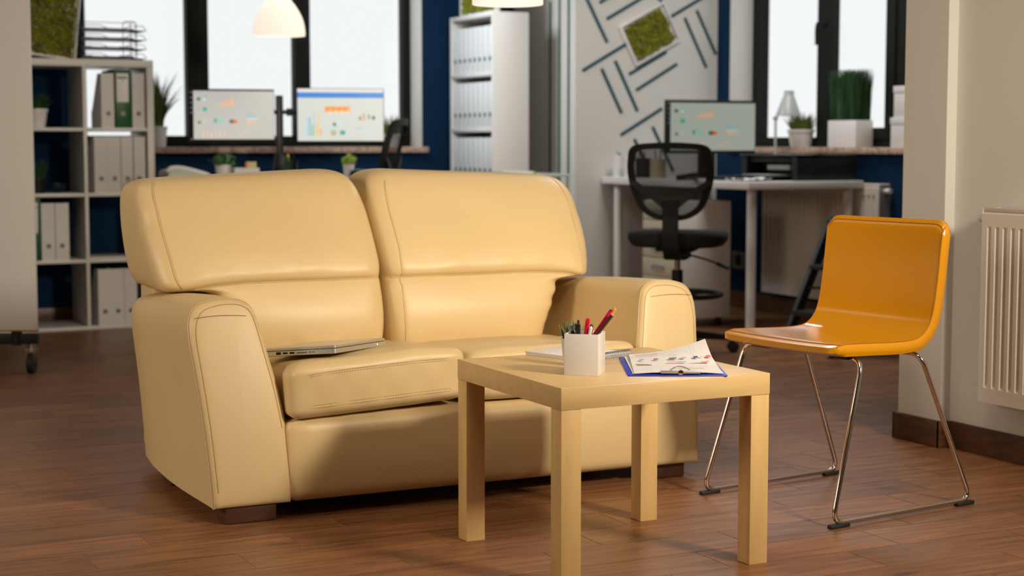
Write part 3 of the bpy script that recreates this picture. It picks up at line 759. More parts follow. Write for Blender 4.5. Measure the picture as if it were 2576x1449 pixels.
def sheet_surface(k):
    def f(u, v, lift=0):
        x = 0.012 + k*0.0015 + (w-0.022)*u + (0.004*k)*v*(1-u); y = 0.012 + 0.297*v
        z = 0.0042 + 0.0006*k
        z += (0.006+0.003*k)*math.sin(PI*u)*0.3*(v) + 0.005*max(0, 0.35-v)*math.sin(PI*u*2.0)**2*1.4
        if k == 2: z += 0.050*max(0, (u-0.12))**1.8*max(0, v-0.42)**1.2*1.9 + 0.006*v; x -= 0.020*max(0, u-0.5)*v
        if k == 1: z += 0.012*max(0, u-0.5)*max(0, v-0.2); x += 0.006*v
        if k == 0: z += 0.002*v
        return Vector((x, y, z+lift))
    return f
pile = thing('chart_sheet', 'curled printed chart sheet, topmost on the blue clipboard', 'paper', tuple(CBM.translation), ang, 'chart sheets on the clipboard')
def sheet(k, root):
    f = sheet_surface(k); bm = NB(); n = 24; G = [[bm.verts.new(f(i/n, j/n)) for i in range(n+1)] for j in range(n+1)]
    for j in range(n):
        for i in range(n): bm.faces.new((G[j][i], G[j][i+1], G[j+1][i+1], G[j+1][i]))
    o = obj('sheet', bm, PAPER, root, 60); return o, f
sheet(2, pile)
_, f2 = sheet(2, pile) if False else (None, sheet_surface(2))
rn = random.Random(5); shp = []
gry, pnk, vio, grn, lgr = (0.16, 0.15, 0.17), (0.80, 0.13, 0.20), (0.14, 0.05, 0.24), (0.18, 0.40, 0.24), (0.50, 0.50, 0.54)
def seg4(poly):  # split long shapes so that they follow the curl
    return [poly]
for k, (c, y) in enumerate(((lgr, 0.925), (gry, 0.885), ((0.7, 0.6, 0.5), 0.845), (pnk, 0.805))):
    for q in range(8): shp.append((R4(0.07+0.035*q, y, 0.07+0.035*(q+1), y+0.006), c))
for q in range(22):
    u = rn.uniform(0.38, 0.78); v = rn.uniform(0.70, 0.93); r = rn.uniform(0.005, 0.0085); shp.append((EL(u, v, r, r*0.75, n=10), rn.choice((gry, pnk, pnk, gry, lgr))))
for u, c in ((0.10, grn), (0.27, vio), (0.45, gry), (0.49, gry), (0.60, lgr), (0.76, vio), (0.92, pnk)):
    shp.append((R4(u, 0.575, u+0.055, 0.625), c))
for u in (0.14, 0.33, 0.66, 0.86): shp.append((EL(u, 0.60, 0.016, 0.012, n=10), lgr))
for q in range(6): shp.append((R4(0.08+0.03*q, 0.40, 0.11+0.03*q, 0.46-0.008*q), (0.70, 0.75, 0.86)))
for q in range(6): shp.append((R4(0.08+0.03*q, 0.36, 0.11+0.03*q, 0.395), (0.93, 0.80, 0.74)))
for q in range(9): shp.append((R4(0.42+0.025*q, 0.44, 0.445+0.025*q, 0.465), (0.85, 0.30, 0.42) if q < 5 else (0.42, 0.16, 0.40)))
for q in range(9): shp.append((R4(0.70+0.025*q, 0.44, 0.725+0.025*q, 0.455+0.004*q), (0.72, 0.78, 0.80) if q < 5 else (0.72, 0.35, 0.48)))
for q in range(26):
    h = rn.uniform(0.03, 0.10); shp.append((R4(0.44+0.016*q, 0.17, 0.447+0.016*q, 0.17+h), (0.86, 0.50, 0.48) if q % 2 else (0.90, 0.70, 0.68)))
for q in range(12): shp.append((R4(0.80, 0.70+0.02*q, 0.803, 0.72+0.02*q), lgr))
prints('chart_print', shp, f2, INK, pile, lift=0.0006)
o = thing('chart_sheet', 'printed sheet under the curled one, on the blue clipboard', 'paper', tuple(CBM.translation), ang, 'chart sheets on the clipboard'); sheet(1, o)
o = thing('chart_sheet', 'bottom sheet lying flat against the blue clipboard', 'paper', tuple(CBM.translation), ang, 'chart sheets on the clipboard'); sheet(0, o)

# =================================================================== LAPTOP on the sofa
lc = at(845, 890, Z=0.430); ex = Vector((0.234, 0.226, -0.016)).normalized(); ey = Vector((-0.158, 0.1636, -0.020)); ey = (ey - ex*ey.dot(ex)).normalized(); ez = ex.cross(ey)
LM = Matrix((( ex.x, ey.x, ez.x, lc.x), (ex.y, ey.y, ez.y, lc.y), (ex.z, ey.z, ez.z, lc.z), (0, 0, 0, 1)))
lt = bpy.data.objects.new('laptop', None); C.objects.link(lt); lt.matrix_world = LM; tag(lt, 'closed silver laptop lying on the left sofa seat cushion', 'laptop')
LW, LD = 0.325, 0.227
def slab(bm, z0, z1, r, ins=0.0):
    l0 = [Vector((x, y, z0)) for x, y in rrect(ins, LW-ins, ins, LD-ins, r, 6, 2)]; l1 = [Vector((x, y, z1)) for x, y in rrect(ins, LW-ins, ins, LD-ins, r, 6, 2)]
    lb = [Vector((x, y, z0-0.0015)) for x, y in rrect(ins+0.003, LW-ins-0.003, ins+0.003, LD-ins-0.003, r, 6, 2)]
    lt_ = [Vector((x, y, z1+0.0012)) for x, y in rrect(ins+0.003, LW-ins-0.003, ins+0.003, LD-ins-0.003, r, 6, 2)]
    loft(bm, [lb, l0, l1, lt_])
bm = NB(); slab(bm, 0.002, 0.0135, 0.012); obj('base', bm, SILVER, lt, 40)
bm = NB(); slab(bm, 0.0160, 0.0215, 0.012, 0.0); obj('lid', bm, SILVER, lt, 40)
bm = NB(); slab(bm, 0.0142, 0.0152, 0.011, 0.0015); obj('gasket', bm, RUBBER, lt, 40)
bm = NB()
for y0, y1, z0, z1 in ((0.062, 0.068, 0.007, 0.009), (0.072, 0.078, 0.007, 0.009), (0.084, 0.114, 0.0065, 0.0085), (0.122, 0.136, 0.0055, 0.0105), (0.142, 0.156, 0.0055, 0.0105), (0.162, 0.176, 0.0045, 0.0115)):
    box(bm, -0.0004, 0.0006, y0, y1, z0, z1)
obj('port', bm, BLACKPL, lt)
bm = NB(); cyl(bm, (LW-0.06, -0.0003, 0.008), (LW-0.06, 0.001, 0.008), 0.0017, n=10); obj('indicator_light', bm, mat('sleep_light', (1, 1, 1), emit=(1, 1, 1), emit_s=2.0), lt)

# =================================================================== OCHRE CHAIR
Cc = Vector((2.8045, 3.6735, 0)); CA = math.atan2(0.141, 0.99)
oc = thing('side_chair', 'ochre yellow leather side chair on chrome sled legs', 'chair', tuple(Cc), CA)
prof = [(-0.232, 0.452), (-0.12, 0.448), (-0.02, 0.444), (0.05, 0.444), (0.095, 0.452), (0.130, 0.478), (0.152, 0.520), (0.168, 0.60), (0.180, 0.70), (0.190, 0.776)]
PC = catmull([(a, 0, b) for a, b in prof], 6)
def shell_loops(hs, th, ends=1.0):
    loops = []
    ns = 26
    for j in range(ns+1):
        s = -1 + 2*j/ns
        s = math.copysign(1-(1-abs(s))**1.5, s)
        sv = s*hs
        edge = max(0, abs(sv)-(hs-0.005))/0.005
        hh = th/2*math.sqrt(max(0.02, 1-edge**2*0.85))
        lp = []; N = len(PC)
        up, dn = [], []
        for i, p in enumerate(PC):
            t = (PC[min(i+1, N-1)]-PC[max(i-1, 0)]).normalized(); nrm = Vector((-t.z, 0, t.x))
            dist = min(i, N-1-i)
            # rounded upper corners / front corners
            pos = Vector((p.x, sv, p.z))
            rc = 0.035
            cutt = 0
            a = abs(sv)-(hs-rc)
            if a > 0: cutt = rc - math.sqrt(max(0, rc*rc-a*a))
            endk = (p - (PC[-1] if i > N/2 else PC[0])).length
            if endk < 0.12:
                sc = (0.12-endk)/0.12
                pos = pos - t*(cutt*sc if i > N/2 else -cutt*sc*0.6)
            dish = (0.004 + 0.006*min(1, max(0, (i-18)/16)))*(1-s*s)
            q = pos - nrm*dish
            h2 = hh*(0.45 if dist == 0 else (0.85 if dist == 1 else 1))
            up.append(q + nrm*h2); dn.append(q - nrm*h2)
        loops.append(up + dn[::-1])
    return loops
SL = shell_loops(0.218, 0.033)
bm = NB(); loft(bm, SL, strip=True); oo = obj('seat_shell', bm, YLEATHER, oc, 50)
N = len(PC)
for j in (1, len(SL)-2):
    bm = NB(); tube(bm, [p + Vector((0, 0.0006 if j > 5 else -0.0006, 0.0002)) for p in SL[j][:N]], 0.0012, 5); obj('edge_seam', bm, YSEAM, oo, 60)
for i in (1, N-2):
    bm = NB(); tube(bm, [SL[j][i] + Vector((0, 0, 0.0006)) for j in range(1, len(SL)-1)], 0.0012, 5); obj('edge_seam', bm, YSEAM, oo, 60)
for sgn in (-1, 1):
    pts = fillet([(-0.135, sgn*0.10, 0.424), (-0.135, sgn*0.222, 0.424), (-0.262, sgn*0.250, 0.0135), (0.262, sgn*0.250, 0.0135), (0.085, sgn*0.222, 0.422), (0.085, sgn*0.10, 0.422)], 0.040, 8)
    bm = NB(); tube(bm, pts, 0.0068, 12); obj('sled_leg', bm, CHROME, oc, 60)
    for fb in (-1, 1):
        bm = NB(); box(bm, fb*0.272-0.0, fb*0.205, sgn*0.25-0.009, sgn*0.25+0.009, 0.0, 0.011, r=0.003)
        if False: pass
        obj('floor_glide', bm, RUBBER, oc, 40)
for xx in (-0.135, 0.085):
    bm = NB(); tube(bm, [(xx, -0.104, 0.424), (xx, 0.104, 0.424)], 0.0068, 10); obj('crossbar', bm, CHROME, oc, 60)
    for sgn in (-1, 1):
        bm = NB(); box(bm, xx-0.016, xx+0.016, sgn*0.15-0.035, sgn*0.15+0.035, 0.4195, 0.4335, r=0.003); obj('mounting_block', bm, RUBBER, oc, 40)

# =================================================================== RADIATORS
def radiator(name, label, xf, y0, y1, z0, z1, depth, pitch, valve_far=True):
    """front face at x = xf looking to -X, running y0..y1 (y1 far)"""
    t = thing(name, label, 'radiator', (xf, (y0+y1)/2, z0))
    bm = NB()
    n = int((y1-y0-0.03)/pitch); m0 = ((y1-y0)-n*pitch)/2
    zt, zb = z1-0.045, z0+0.045
    def q(*p): bm.faces.new([bm.verts.new(v) for v in p])
    q((xf, y0, zt), (xf, y1, zt), (xf, y1, z1-0.006), (xf, y0, z1-0.006)); q((xf, y0, z0), (xf, y1, z0), (xf, y1, zb), (xf, y0, zb))
    q((xf, y0, z1-0.006), (xf, y1, z1-0.006), (xf+0.008, y1, z1), (xf+0.008, y0, z1))
    for a, b in ((y0, y0+m0), (y1-m0, y1)): q((xf, a, zb), (xf, b, zb), (xf, b, zt), (xf, a, zt))
    for k in range(n):
        a = y0+m0+k*pitch; b = a+pitch; ga, gb = a+pitch*0.22, b-pitch*0.22; ia, ib = a+pitch*0.37, b-pitch*0.37; D = 0.010
        q((xf, a, zb), (xf, ga, zb), (xf, ga, zt), (xf, a, zt)); q((xf, gb, zb), (xf, b, zb), (xf, b, zt), (xf, gb, zt))
        q((xf, ga, zb), (xf+D, ia, zb+0.012), (xf+D, ia, zt-0.012), (xf, ga, zt)); q((xf, gb, zb), (xf+D, ib, zb+0.012), (xf+D, ib, zt-0.012), (xf, gb, zt))
        q((xf+D, ia, zb+0.012), (xf+D, ib, zb+0.012), (xf+D, ib, zt-0.012), (xf+D, ia, zt-0.012))
        q((xf, ga, zt), (xf, gb, zt), (xf+D, ib, zt-0.012), (xf+D, ia, zt-0.012)); q((xf, ga, zb), (xf, gb, zb), (xf+D, ib, zb+0.012), (xf+D, ia, zb+0.012))
    bmesh.ops.remove_doubles(bm, verts=bm.verts[:], dist=1e-5)
    obj('front_panel', bm, RADWHITE, t, 25)
    for ya, yb in ((y0-0.0015, y0), (y1, y1+0.0015)):
        bm = NB(); box(bm, xf+0.002, xf+depth, ya, yb, z0+0.01, z1+0.012); obj('side_panel', bm, RADWHITE, t)
    bm = NB()
    yy = y0+0.02
    while yy < y1-0.03:
        box(bm, xf+0.010, xf+depth-0.006, yy, yy+0.012, z1+0.002, z1+0.009); yy += 0.022
    box(bm, xf+0.004, xf+0.012, y0, y1, z1, z1+0.014, r=0.002); box(bm, xf+depth-0.008, xf+depth-0.001, y0, y1, z1, z1+0.014, r=0.002)
    obj('top_grille', bm, RADWHITE, t, 40)
    bm = NB(); box(bm, xf+depth-0.012, xf+depth-0.001, y0+0.01, y1-0.01, z0+0.01, z1-0.01); obj('rear_panel', bm, RADWHITE, t)
    ye, sg = (y1, 1) if valve_far else (y0, -1)
    bm = NB(); cyl(bm, (xf+depth*0.5, ye, z1-0.022), (xf+depth*0.5, ye+sg*0.045, z1-0.022), 0.010, n=14); cyl(bm, (xf+depth*0.5, ye+sg*0.022, z1-0.022), (xf+depth*0.5, ye+sg*0.05, z1-0.022), 0.0135, n=16)
    obj('bleed_valve', bm, WHITEPL, t, 40)
    return t
fy = at(2467, 700, X=3.545).y; zt_ = at(2467, 532, X=3.545).z; zb_ = at(2467, 1010, X=3.545).z
radiator('radiator', 'cream panel radiator on the near right wall, cut by the photo edge', 3.545, 2.9, fy, zb_, zt_, 0.081, 0.0335)
XRAD = XR-0.075
y0r = at(2211, 470, X=XRAD).y
rb = radiator('radiator', 'cream radiator under the window, behind the white desk legs', XRAD, y0r, 7.95, at(2000, 745, X=XRAD).z, at(2211, 470, X=XRAD).z, 0.073, 0.040, valve_far=False)
bm = NB(); box(bm, XRAD+0.002, XRAD+0.072, y0r-0.004, y0r-0.0016, at(2000, 745, X=XRAD).z, at(2211, 470, X=XRAD).z+0.01); obj('side_panel', bm, GREYMT, rb)
bm = NB(); p = at(2229, 486, Y=y0r-0.01); cyl(bm, (p.x, y0r-0.004, p.z), (p.x, y0r-0.02, p.z), 0.009, n=14); obj('bleed_valve', bm, GREYMT, rb, 40)

# =================================================================== MOBILE WHITEBOARD
wb0 = at(95, 830, Y=7.20); ca = math.radians(-26.2)
wb = thing('mobile_whiteboard', 'large white mobile board on black castor feet at left photo edge', 'whiteboard', (wb0.x, wb0.y, 0), YAW*-1*0 + ca*0 - YAW*0, world=False)
wb.rotation_euler = (0, 0, YAW)
bm = NB(); box(bm, -1.2, 0, -0.012, 0.012, wb0.z, 1.95, r=0.003); obj('board', bm, WHITELAM, wb, 40)
bm = NB(); box(bm, -1.2, 0.0, -0.016, 0.016, wb0.z-0.006, wb0.z+0.002, r=0.002); obj('bottom_trim', bm, BRASS, wb, 40)
for x in (-1.12, -0.10):
    bm = NB(); box(bm, x-0.02, x+0.02, 0.018, 0.05, 0.12, 1.9, r=0.003); obj('upright', bm, BLACKMT, wb, 40)
for x in (-0.62, 0.0):
    bm = NB(); box(bm, x-0.60 if x == 0 else x-0.58, x-0.01 if x == 0 else x+0.0, 0.02, 0.055, 0.125, 0.170, r=0.003); obj('foot_beam', bm, BLACKMT, wb, 40)
for x in (-1.15, -0.035):
    bm = NB(); cyl(bm, (x, 0.037, 0.125), (x, 0.037, 0.108), 0.016, n=14); cyl(bm, (x, 0.037, 0.110), (x, 0.037, 0.095), 0.022, n=16)
    box(bm, x-0.020, x-0.016, 0.01, 0.05, 0.045, 0.105, r=0.001); box(bm, x+0.008, x+0.012, 0.01, 0.05, 0.045, 0.105, r=0.001); c_ = obj('castor', bm, CHROME, wb, 40)
    bm = NB(); cyl(bm, (x-0.014, 0.022, 0.043), (x+0.012, 0.022, 0.043), 0.043, n=24); obj('wheel', bm, RUBBER, c_, 40)

# =================================================================== OPEN SHELF (left) with files
KY = 8.804; KD = 0.385
def KX(px, py=400): return at(px, py, Y=KY).x
kx1 = at(390, 430, Y=KY).x; kx0 = kx1-1.12; kt = at(300, 150, Y=KY).z
ks = thing('cube_shelf', 'tall white cube shelf with open back, in front of left window', 'shelf', ((kx0+kx1)/2, KY+KD/2, 0))
dz = (kt-0.038*2+0.018)/4-0.0
zsh = [at(150, 828, Y=KY).z + 0.006, at(150, 655, Y=KY).z, at(150, 487, Y=KY).z, at(150, 321, Y=KY).z]   # top surface of boards
xdiv = [KX(208, 300), KX(222, 300)]
bx('top_panel', WHITELAM, ks, kx0, kx1, KY, KY+KD, kt-0.038, kt, r=0.001)
bx('bottom_panel', WHITELAM, ks, kx0, kx1, KY, KY+KD, 0, zsh[0], r=0.001)
for a, b in ((kx0, kx0+0.038), (kx1-0.036, kx1)): bx('side_panel', WHITELAM, ks, a, b, KY, KY+KD, zsh[0], kt-0.038, r=0.001)
dv = [(xdiv[0]+0.003, xdiv[0]+0.021), (xdiv[0]-0.352+0.003, xdiv[0]-0.352+0.021)]
for a, b in dv: bx('divider', WHITELAM, ks, a, b, KY+0.001, KY+KD-0.001, zsh[0], kt-0.038, r=0.001)
segs = [(kx0+0.038, dv[1][0]), (dv[1][1], dv[0][0]), (dv[0][1], kx1-0.036)]
for z in zsh[1:]:
    for a, b in segs: bx('shelf_board', WHITELAM, ks, a, b, KY+0.002, KY+KD-0.002, z-0.018, z, r=0.001)
# file boxes: spine towards -Y (facing the room); slanted cut at the rear
def file_box(label, x, y, z, w=0.078, h=0.315, d=0.25, m=CARD, hole=SOCKET, group='white file boxes', rz=0, lever=False, lab=False, name='file_box', cat='file box', ring=CARD):
    t = thing(name, label, cat, (x, y, z), rz, group, world=False)
    bm = NB(); tk = 0.003
    if lever:
        box(bm, 0, tk, 0, d, 0, h); box(bm, w-tk, w, 0, d, 0, h); box(bm, 0, w, 0, 0.004, 0, h, r=0.001); box(bm, 0.012, w-0.012, 0.01, d-0.01, 0.006, h-0.02)
    else:
        prof_ = [(0, 0), (d, 0), (d, h*0.30), (d*0.90, h*0.36), (d*0.35, h), (0, h)]
        for xa, xb in ((0, tk), (w-tk, w)):
            l0 = [Vector((xa, p[0], p[1])) for p in prof_]; l1 = [Vector((xb, p[0], p[1])) for p in prof_]
            v0 = [bm.verts.new(p) for p in l0]; v1 = [bm.verts.new(p) for p in l1]; bm.faces.new(v0); bm.faces.new(v1)
            for k in range(6): bm.faces.new((v0[k], v0[(k+1) % 6], v1[(k+1) % 6], v1[k]))
        box(bm, tk, w-tk, 0, tk, 0, h); box(bm, tk, w-tk, tk, d, 0, tk); box(bm, tk, w-tk, d-tk, d, 0, h*0.3)
    obj('case', bm, m, t, 30)
    bm = NB(); cyl(bm, (w/2, -0.0012, 0.075), (w/2, 0.001, 0.075), 0.0155, n=20); hh = obj('finger_hole', bm, ring, t, 40)
    bm = NB(); cyl(bm, (w/2, -0.0018, 0.075), (w/2, 0.0, 0.075), 0.0125, n=20); obj('hole_opening', bm, hole, hh, 40)
    if lab:
        bm = NB(); box(bm, w*0.16, w*0.82, -0.0012, 0.001, h*0.44, h*0.93, r=0.0008); l_ = obj('spine_label', bm, PAPER, t, 40)
        bm = NB(); box(bm, w*0.22, w*0.75, -0.0016, -0.0011, h*0.84, h*0.875); tube(bm, catmull([(w*0.55, -0.0015, h*0.82), (w*0.52, -0.0015, h*0.80), (w*0.47, -0.0015, h*0.795), (w*0.48, -0.0015, h*0.785)], 4), 0.0012, 4)
        obj('label_print', bm, m, l_)
    return t
fy_ = KY+0.012
def place_file(px0, row, label, **k):
    return file_box(label, KX(px0, 300 + (3-row)*160 if row < 3 else 250), fy_, zsh[row], **k)
g1 = 'white file boxes on the cube shelf'
file_box('white file box left of the green binder, top row of cube shelf', KX(257, 300), fy_, zsh[3], h=at(270, 184, Y=KY).z-zsh[3], w=0.074, group=g1)
file_box('green lever binder with white spine label, top row of cube shelf', KX(289, 300), fy_, zsh[3], h=at(300, 174, Y=KY).z-zsh[3], w=0.094, d=0.28, m=GREENBIND, lever=True, lab=True, name='ring_binder', cat='binder', group='green binders', hole=mat('bronze_ring', (0.20, 0.17, 0.12), 0.4), ring=GREENBIND)
file_box('white file box right of the green binder, top row of cube shelf', KX(335, 300), fy_, zsh[3], h=at(350, 184, Y=KY).z-zsh[3], w=0.066, group=g1)
for i, (px, lab) in enumerate(((240, 'leftmost white file box, second row of cube shelf'), (274, 'second white file box from left, second row of cube shelf'), (306, 'third white file box from left, second row of cube shelf'), (337, 'rightmost white file box, second row of cube shelf'))):
    file_box(lab, KX(px, 460), fy_, zsh[2], w=0.066 if i == 3 else 0.070, h=0.295, group=g1)
file_box('green binder half hidden by the whiteboard, third row of cube shelf', KX(106, 600)-0.092, fy_, zsh[1], w=0.090, h=0.325, d=0.28, m=GREENBIND, lever=True, lab=True, name='ring_binder', cat='binder', group='green binders', hole=mat('bronze_ring', (0.2, 0.17, 0.12), 0.4), ring=GREENBIND)
file_box('white file box beside the half-hidden green binder, third row', KX(107, 640), fy_, zsh[1], w=0.072, h=0.298, group=g1)
file_box('white file box with empty space to its right, third row', KX(141, 640), fy_, zsh[1], w=0.072, h=0.298, group=g1)
for i, (px, lab) in enumerate(((250, 'leftmost white file box, bottom row of cube shelf'), (283, 'second white file box from left, bottom row of cube shelf'), (315, 'third white file box, cut by the sofa, bottom row of cube shelf'))):
    file_box(lab, KX(px, 800), fy_, zsh[0], w=0.069, h=0.300, group=g1)
bm = NB(); x0_ = KX(232, 640); box(bm, x0_, x0_+0.21, KY+0.05, KY+0.34, zsh[1]+0.0, zsh[1]+0.006, r=0.001); tag(obj('paper_stack', bm, PAPER, None, 40), 'thin white paper stack lying flat in third row of cube shelf', 'paper')
# plants in the cube shelf
def pot_plant(name, label, loc, r0, r1, h, m_leaf, nb_, hh, spread, w, seed=1, square=False, group=None, m_pot=WHITEPL, curve=0.5, br=None, rz=0):
    t = thing(name, label, 'plant', loc, rz, group, world=False)
    bm = NB()
    if square:
        box(bm, -r0, r0, -r1, r1, 0, h, r=0.002); obj('pot', bm, m_pot, t, 40)
        bm = NB(); box(bm, -r0+0.006, r0-0.006, -r1+0.006, r1-0.006, h-0.004, h+0.001); obj('soil', bm, SOIL, t)
    else:
        lathe(bm, [(0, 0), (r0, 0), (r1, h*0.86), (r1*1.08, h*0.87), (r1*1.08, h), (r1*0.98, h), (r1*0.95, h*0.9), (0, h*0.9)], 28); obj('pot', bm, m_pot, t, 40)
    rn = random.Random(seed); bm = NB()
    if square:
        for k in range(nb_):
            x, y = rn.uniform(-r0*0.9, r0*0.9), rn.uniform(-r1*0.9, r1*0.9); b2 = NB()
            H = rn.uniform(hh[0], hh[1]); ox, oy = x*0.10+rn.uniform(-1, 1)*spread, y*0.2+rn.uniform(-1, 1)*spread
            an = rn.uniform(0, PI); sd = Vector((math.cos(an), math.sin(an), 0)); prev = None
            for i in range(5):
                tt = i/4; p_ = Vector((x+ox*tt**1.6, y+oy*tt**1.6, h+H*tt)); ww = w/2*(1-0.8*tt**2)
                a1, a2 = bm.verts.new(p_+sd*ww), bm.verts.new(p_-sd*ww)
                if prev: bm.faces.new((prev[0], prev[1], a2, a1))
                prev = (a1, a2)
            b2.free()
    else:
        leaf_blades(bm, nb_, br or r1*0.8, hh[0], hh[1], spread, w, rn, curve); bmesh.ops.translate(bm, vec=(0, 0, h*0.88), verts=bm.verts[:])
    o = obj('foliage', bm, m_leaf, t); o['kind'] = 'stuff'
    return t
pot_plant('potted_grass', 'dim grassy plant in white pot, top left cube of shelf', (KX(103, 300), KY+0.12, zsh[3]), 0.042, 0.055, 0.098, GRASSD, 260, (0.06, 0.105), 0.05, 0.005, 4)
pot_plant('potted_grass', 'very dark grass tuft in dark pot, second row of cube shelf', (KX(104, 460), KY+0.12, zsh[2]), 0.035, 0.045, 0.08, GRASSD, 160, (0.06, 0.12), 0.04, 0.005, 5, m_pot=BLACKPL)
# dark round bowl
t = thing('bowl', 'dark blue round bowl inside second row of cube shelf', 'bowl', (KX(162, 470), KY+0.2, zsh[2]), world=False)
bm = NB(); lathe(bm, [(0, 0), (0.025, 0), (0.045, 0.02), (0.05, 0.05), (0.047, 0.05), (0.04, 0.02), (0, 0.008)], 24); obj('bowl_body', bm, mat('dark_blue_glaze', (0.005, 0.02, 0.035), 0.3), t, 40)
# letter trays on the shelf top
lx, ly = at(275, 143, Y=KY+0.17).x, KY+0.19
tr = thing('letter_tray', 'black wire letter tray stack on top of the cube shelf', 'letter tray', (lx, ly, kt), 0.0, world=False)
Wt, Dt = 0.33, 0.25
bm = NB()
for x in (-0.155, 0.125):
    for dx in (0, ):
        pts = fillet([(x, -0.10, 0.0), (x, -0.10, 0.205), (x+0.0, 0.02, 0.205), (x, 0.02, 0.0)], 0.02, 5); tube(bm, pts, 0.0022, 6)
pts = fillet([(0.055, -0.11, 0.0), (0.055, -0.11, 0.205), (0.125, -0.11, 0.205), (0.125, -0.11, 0.0)], 0.02, 5); tube(bm, pts, 0.0022, 6)
tube(bm, [(-0.155, 0.0, 0.205), (0.125, 0.0, 0.205)], 0.0018, 6)
obj('wire_frame', bm, BLACKMT, tr, 60)
for k in range(4):
    z = 0.012 + 0.049*k
    bm = NB()
    box(bm, -0.16, 0.115, -0.10, 0.13, z, z+0.010)
    for y in (-0.10, 0.13):
        tube(bm, fillet([(-0.165, y, z+0.0), (-0.165, y, z+0.024), (-0.06, y, z+0.024), (-0.02, y, z+0.006), (0.06, y, z+0.006), (0.09, y, z+0.024), (0.165, y, z+0.024), (0.180, y, z+0.0)], 0.008, 4), 0.0020, 5)
    tube(bm, [(0.180, -0.10, z), (0.180, 0.13, z)], 0.0020, 5); tube(bm, [(-0.165, -0.10, z+0.024), (-0.165, 0.13, z+0.024)], 0.0020, 5)
    for j in range(10): tube(bm, [(0.115, -0.095+0.024*j, z+0.002), (0.180, -0.095+0.024*j, z)], 0.0010, 4)
    obj('tray', bm, BLACKMT, tr)
# framed moss pictures
def moss_frame(label, size, loc, rot, dep=0.03, seed=1, margin=(0.03, 0.03), group='framed moss squares', wobble=0.004):
    t = thing('moss_picture', label, 'picture', loc, 0, group, world=False); t.rotation_euler = rot
    w, h = size; bm = NB(); f = 0.010
    for a in ((-w/2, w/2, -h/2, -h/2+f), (-w/2, w/2, h/2-f, h/2), (-w/2, -w/2+f, -h/2+f, h/2-f), (w/2-f, w/2, -h/2+f, h/2-f)): box(bm, a[0], a[1], -dep, 0, a[2], a[3], r=0.001)
    obj('frame', bm, WHITEPL, t, 40)
    bm = NB(); box(bm, -w/2+f, w/2-f, -0.008, -0.002, -h/2+f, h/2-f); obj('backing', bm, WHITEPL, t)
    rn = random.Random(seed); bm = NB(); mw, mh = w/2-margin[0], h/2-margin[1]
    n = 30; tmp = bmesh.new(); bmesh.ops.create_icosphere(tmp, subdivisions=1, radius=1)
    V = [v.co.copy() for v in tmp.verts]; Fc = [[v.index for v in q.verts] for q in tmp.faces]; tmp.free()
    st = 0.011; x = -mw
    while x <= mw:
        z = -mh
        while z <= mh:
            px_, pz_ = x+rn.uniform(-1, 1)*wobble, z+rn.uniform(-1, 1)*wobble
            px_ += 0.006*noise.noise(Vector((z*18, seed, 0)))*2*(abs(x)/mw); pz_ += 0.006*noise.noise(Vector((x*18, seed, 4)))*2*(abs(z)/mh)
            r = rn.uniform(0.006, 0.011); yy = -0.014-rn.uniform(0, 0.012)-0.006*noise.noise(Vector((px_*25, pz_*25, seed)))
            sc = Vector((rn.uniform(0.7, 1.2)*r, rn.uniform(0.8, 1.3)*r, rn.uniform(0.7, 1.2)*r))
            vv = [bm.verts.new((px_+v.x*sc.x, yy+v.y*sc.y, pz_+v.z*sc.z)) for v in V]
            for q in Fc: bm.faces.new([vv[i] for i in q])
            z += st
        x += st
    o = obj('moss', bm, MOSS, t, 60); o['kind'] = 'stuff'
    return t
mY = KY+0.14
mb = at(130, 72, Y=mY)
moss_frame('square moss picture leaning on top of the cube shelf', (0.30, 0.36), (mb.x-0.012, mY+0.02, kt+0.188), (-0.06, math.radians(7), 0.10), dep=0.035, seed=2, margin=(0.022, 0.022))
pa, pb, pc, pd = at(1571, 75, Y=YD-0.02), at(1667, 20, Y=YD-0.02), at(1706, 97, Y=YD-0.02), at(1610, 155, Y=YD-0.02)
ce = (pa+pb+pc+pd)/4; an = math.atan2((pb-pa).z, (pb-pa).x)
mw_, mh_ = (pb-pa).length, (pc-pb).length
moss_frame('tilted white-framed moss picture on the wall of teal strips', (mw_+0.045, mh_+0.045), (ce.x-0.008, YD-0.001, ce.z+0.004), (0, -an, 0), dep=0.028, seed=3, margin=(0.0265, 0.0265))

# =================================================================== TALL BINDER SHELF (right of the left window), faces -X
BX = at(1130, 42, Y=YB-0.02).x; BY1 = YB-0.03; BY0 = at(1240, 100, X=BX).y; BD = 0.225
bt = at(1240, 28, X=BX).z; zr = [at(1238, 322, X=BX).z, at(1238, 180, X=BX).z]
dzr = zr[1]-zr[0]
bs = thing('binder_shelf', 'tall narrow white shelf packed with white binders beside navy wall', 'shelf', (BX+BD/2, (BY0+BY1)/2, 0))
for a, b in ((BY0, BY0+0.022), (BY1-0.022, BY1)): bx('side_panel', WHITELAM, bs, BX, BX+BD, a, b, 0, bt, r=0.001)
bx('back_panel', WHITELAM, bs, BX+BD, BX+BD+0.006, BY0, BY1, 0, bt)
bx('top_panel', WHITELAM, bs, BX+0.001, BX+BD, BY0+0.022, BY1-0.022, bt-0.024, bt, r=0.001)
shz = [zr[0]-dzr*2, zr[0]-dzr, zr[0], zr[1]]
for z in shz: bx('shelf_board', WHITELAM, bs, BX+0.001, BX+BD, BY0+0.022, BY1-0.022, z-0.022, z, r=0.001)
WB8 = (BY1-BY0-0.044-0.006)/8
ords = ['nearest', 'second', 'third', 'fourth', 'fifth', 'sixth', 'seventh', 'farthest']
proto = None
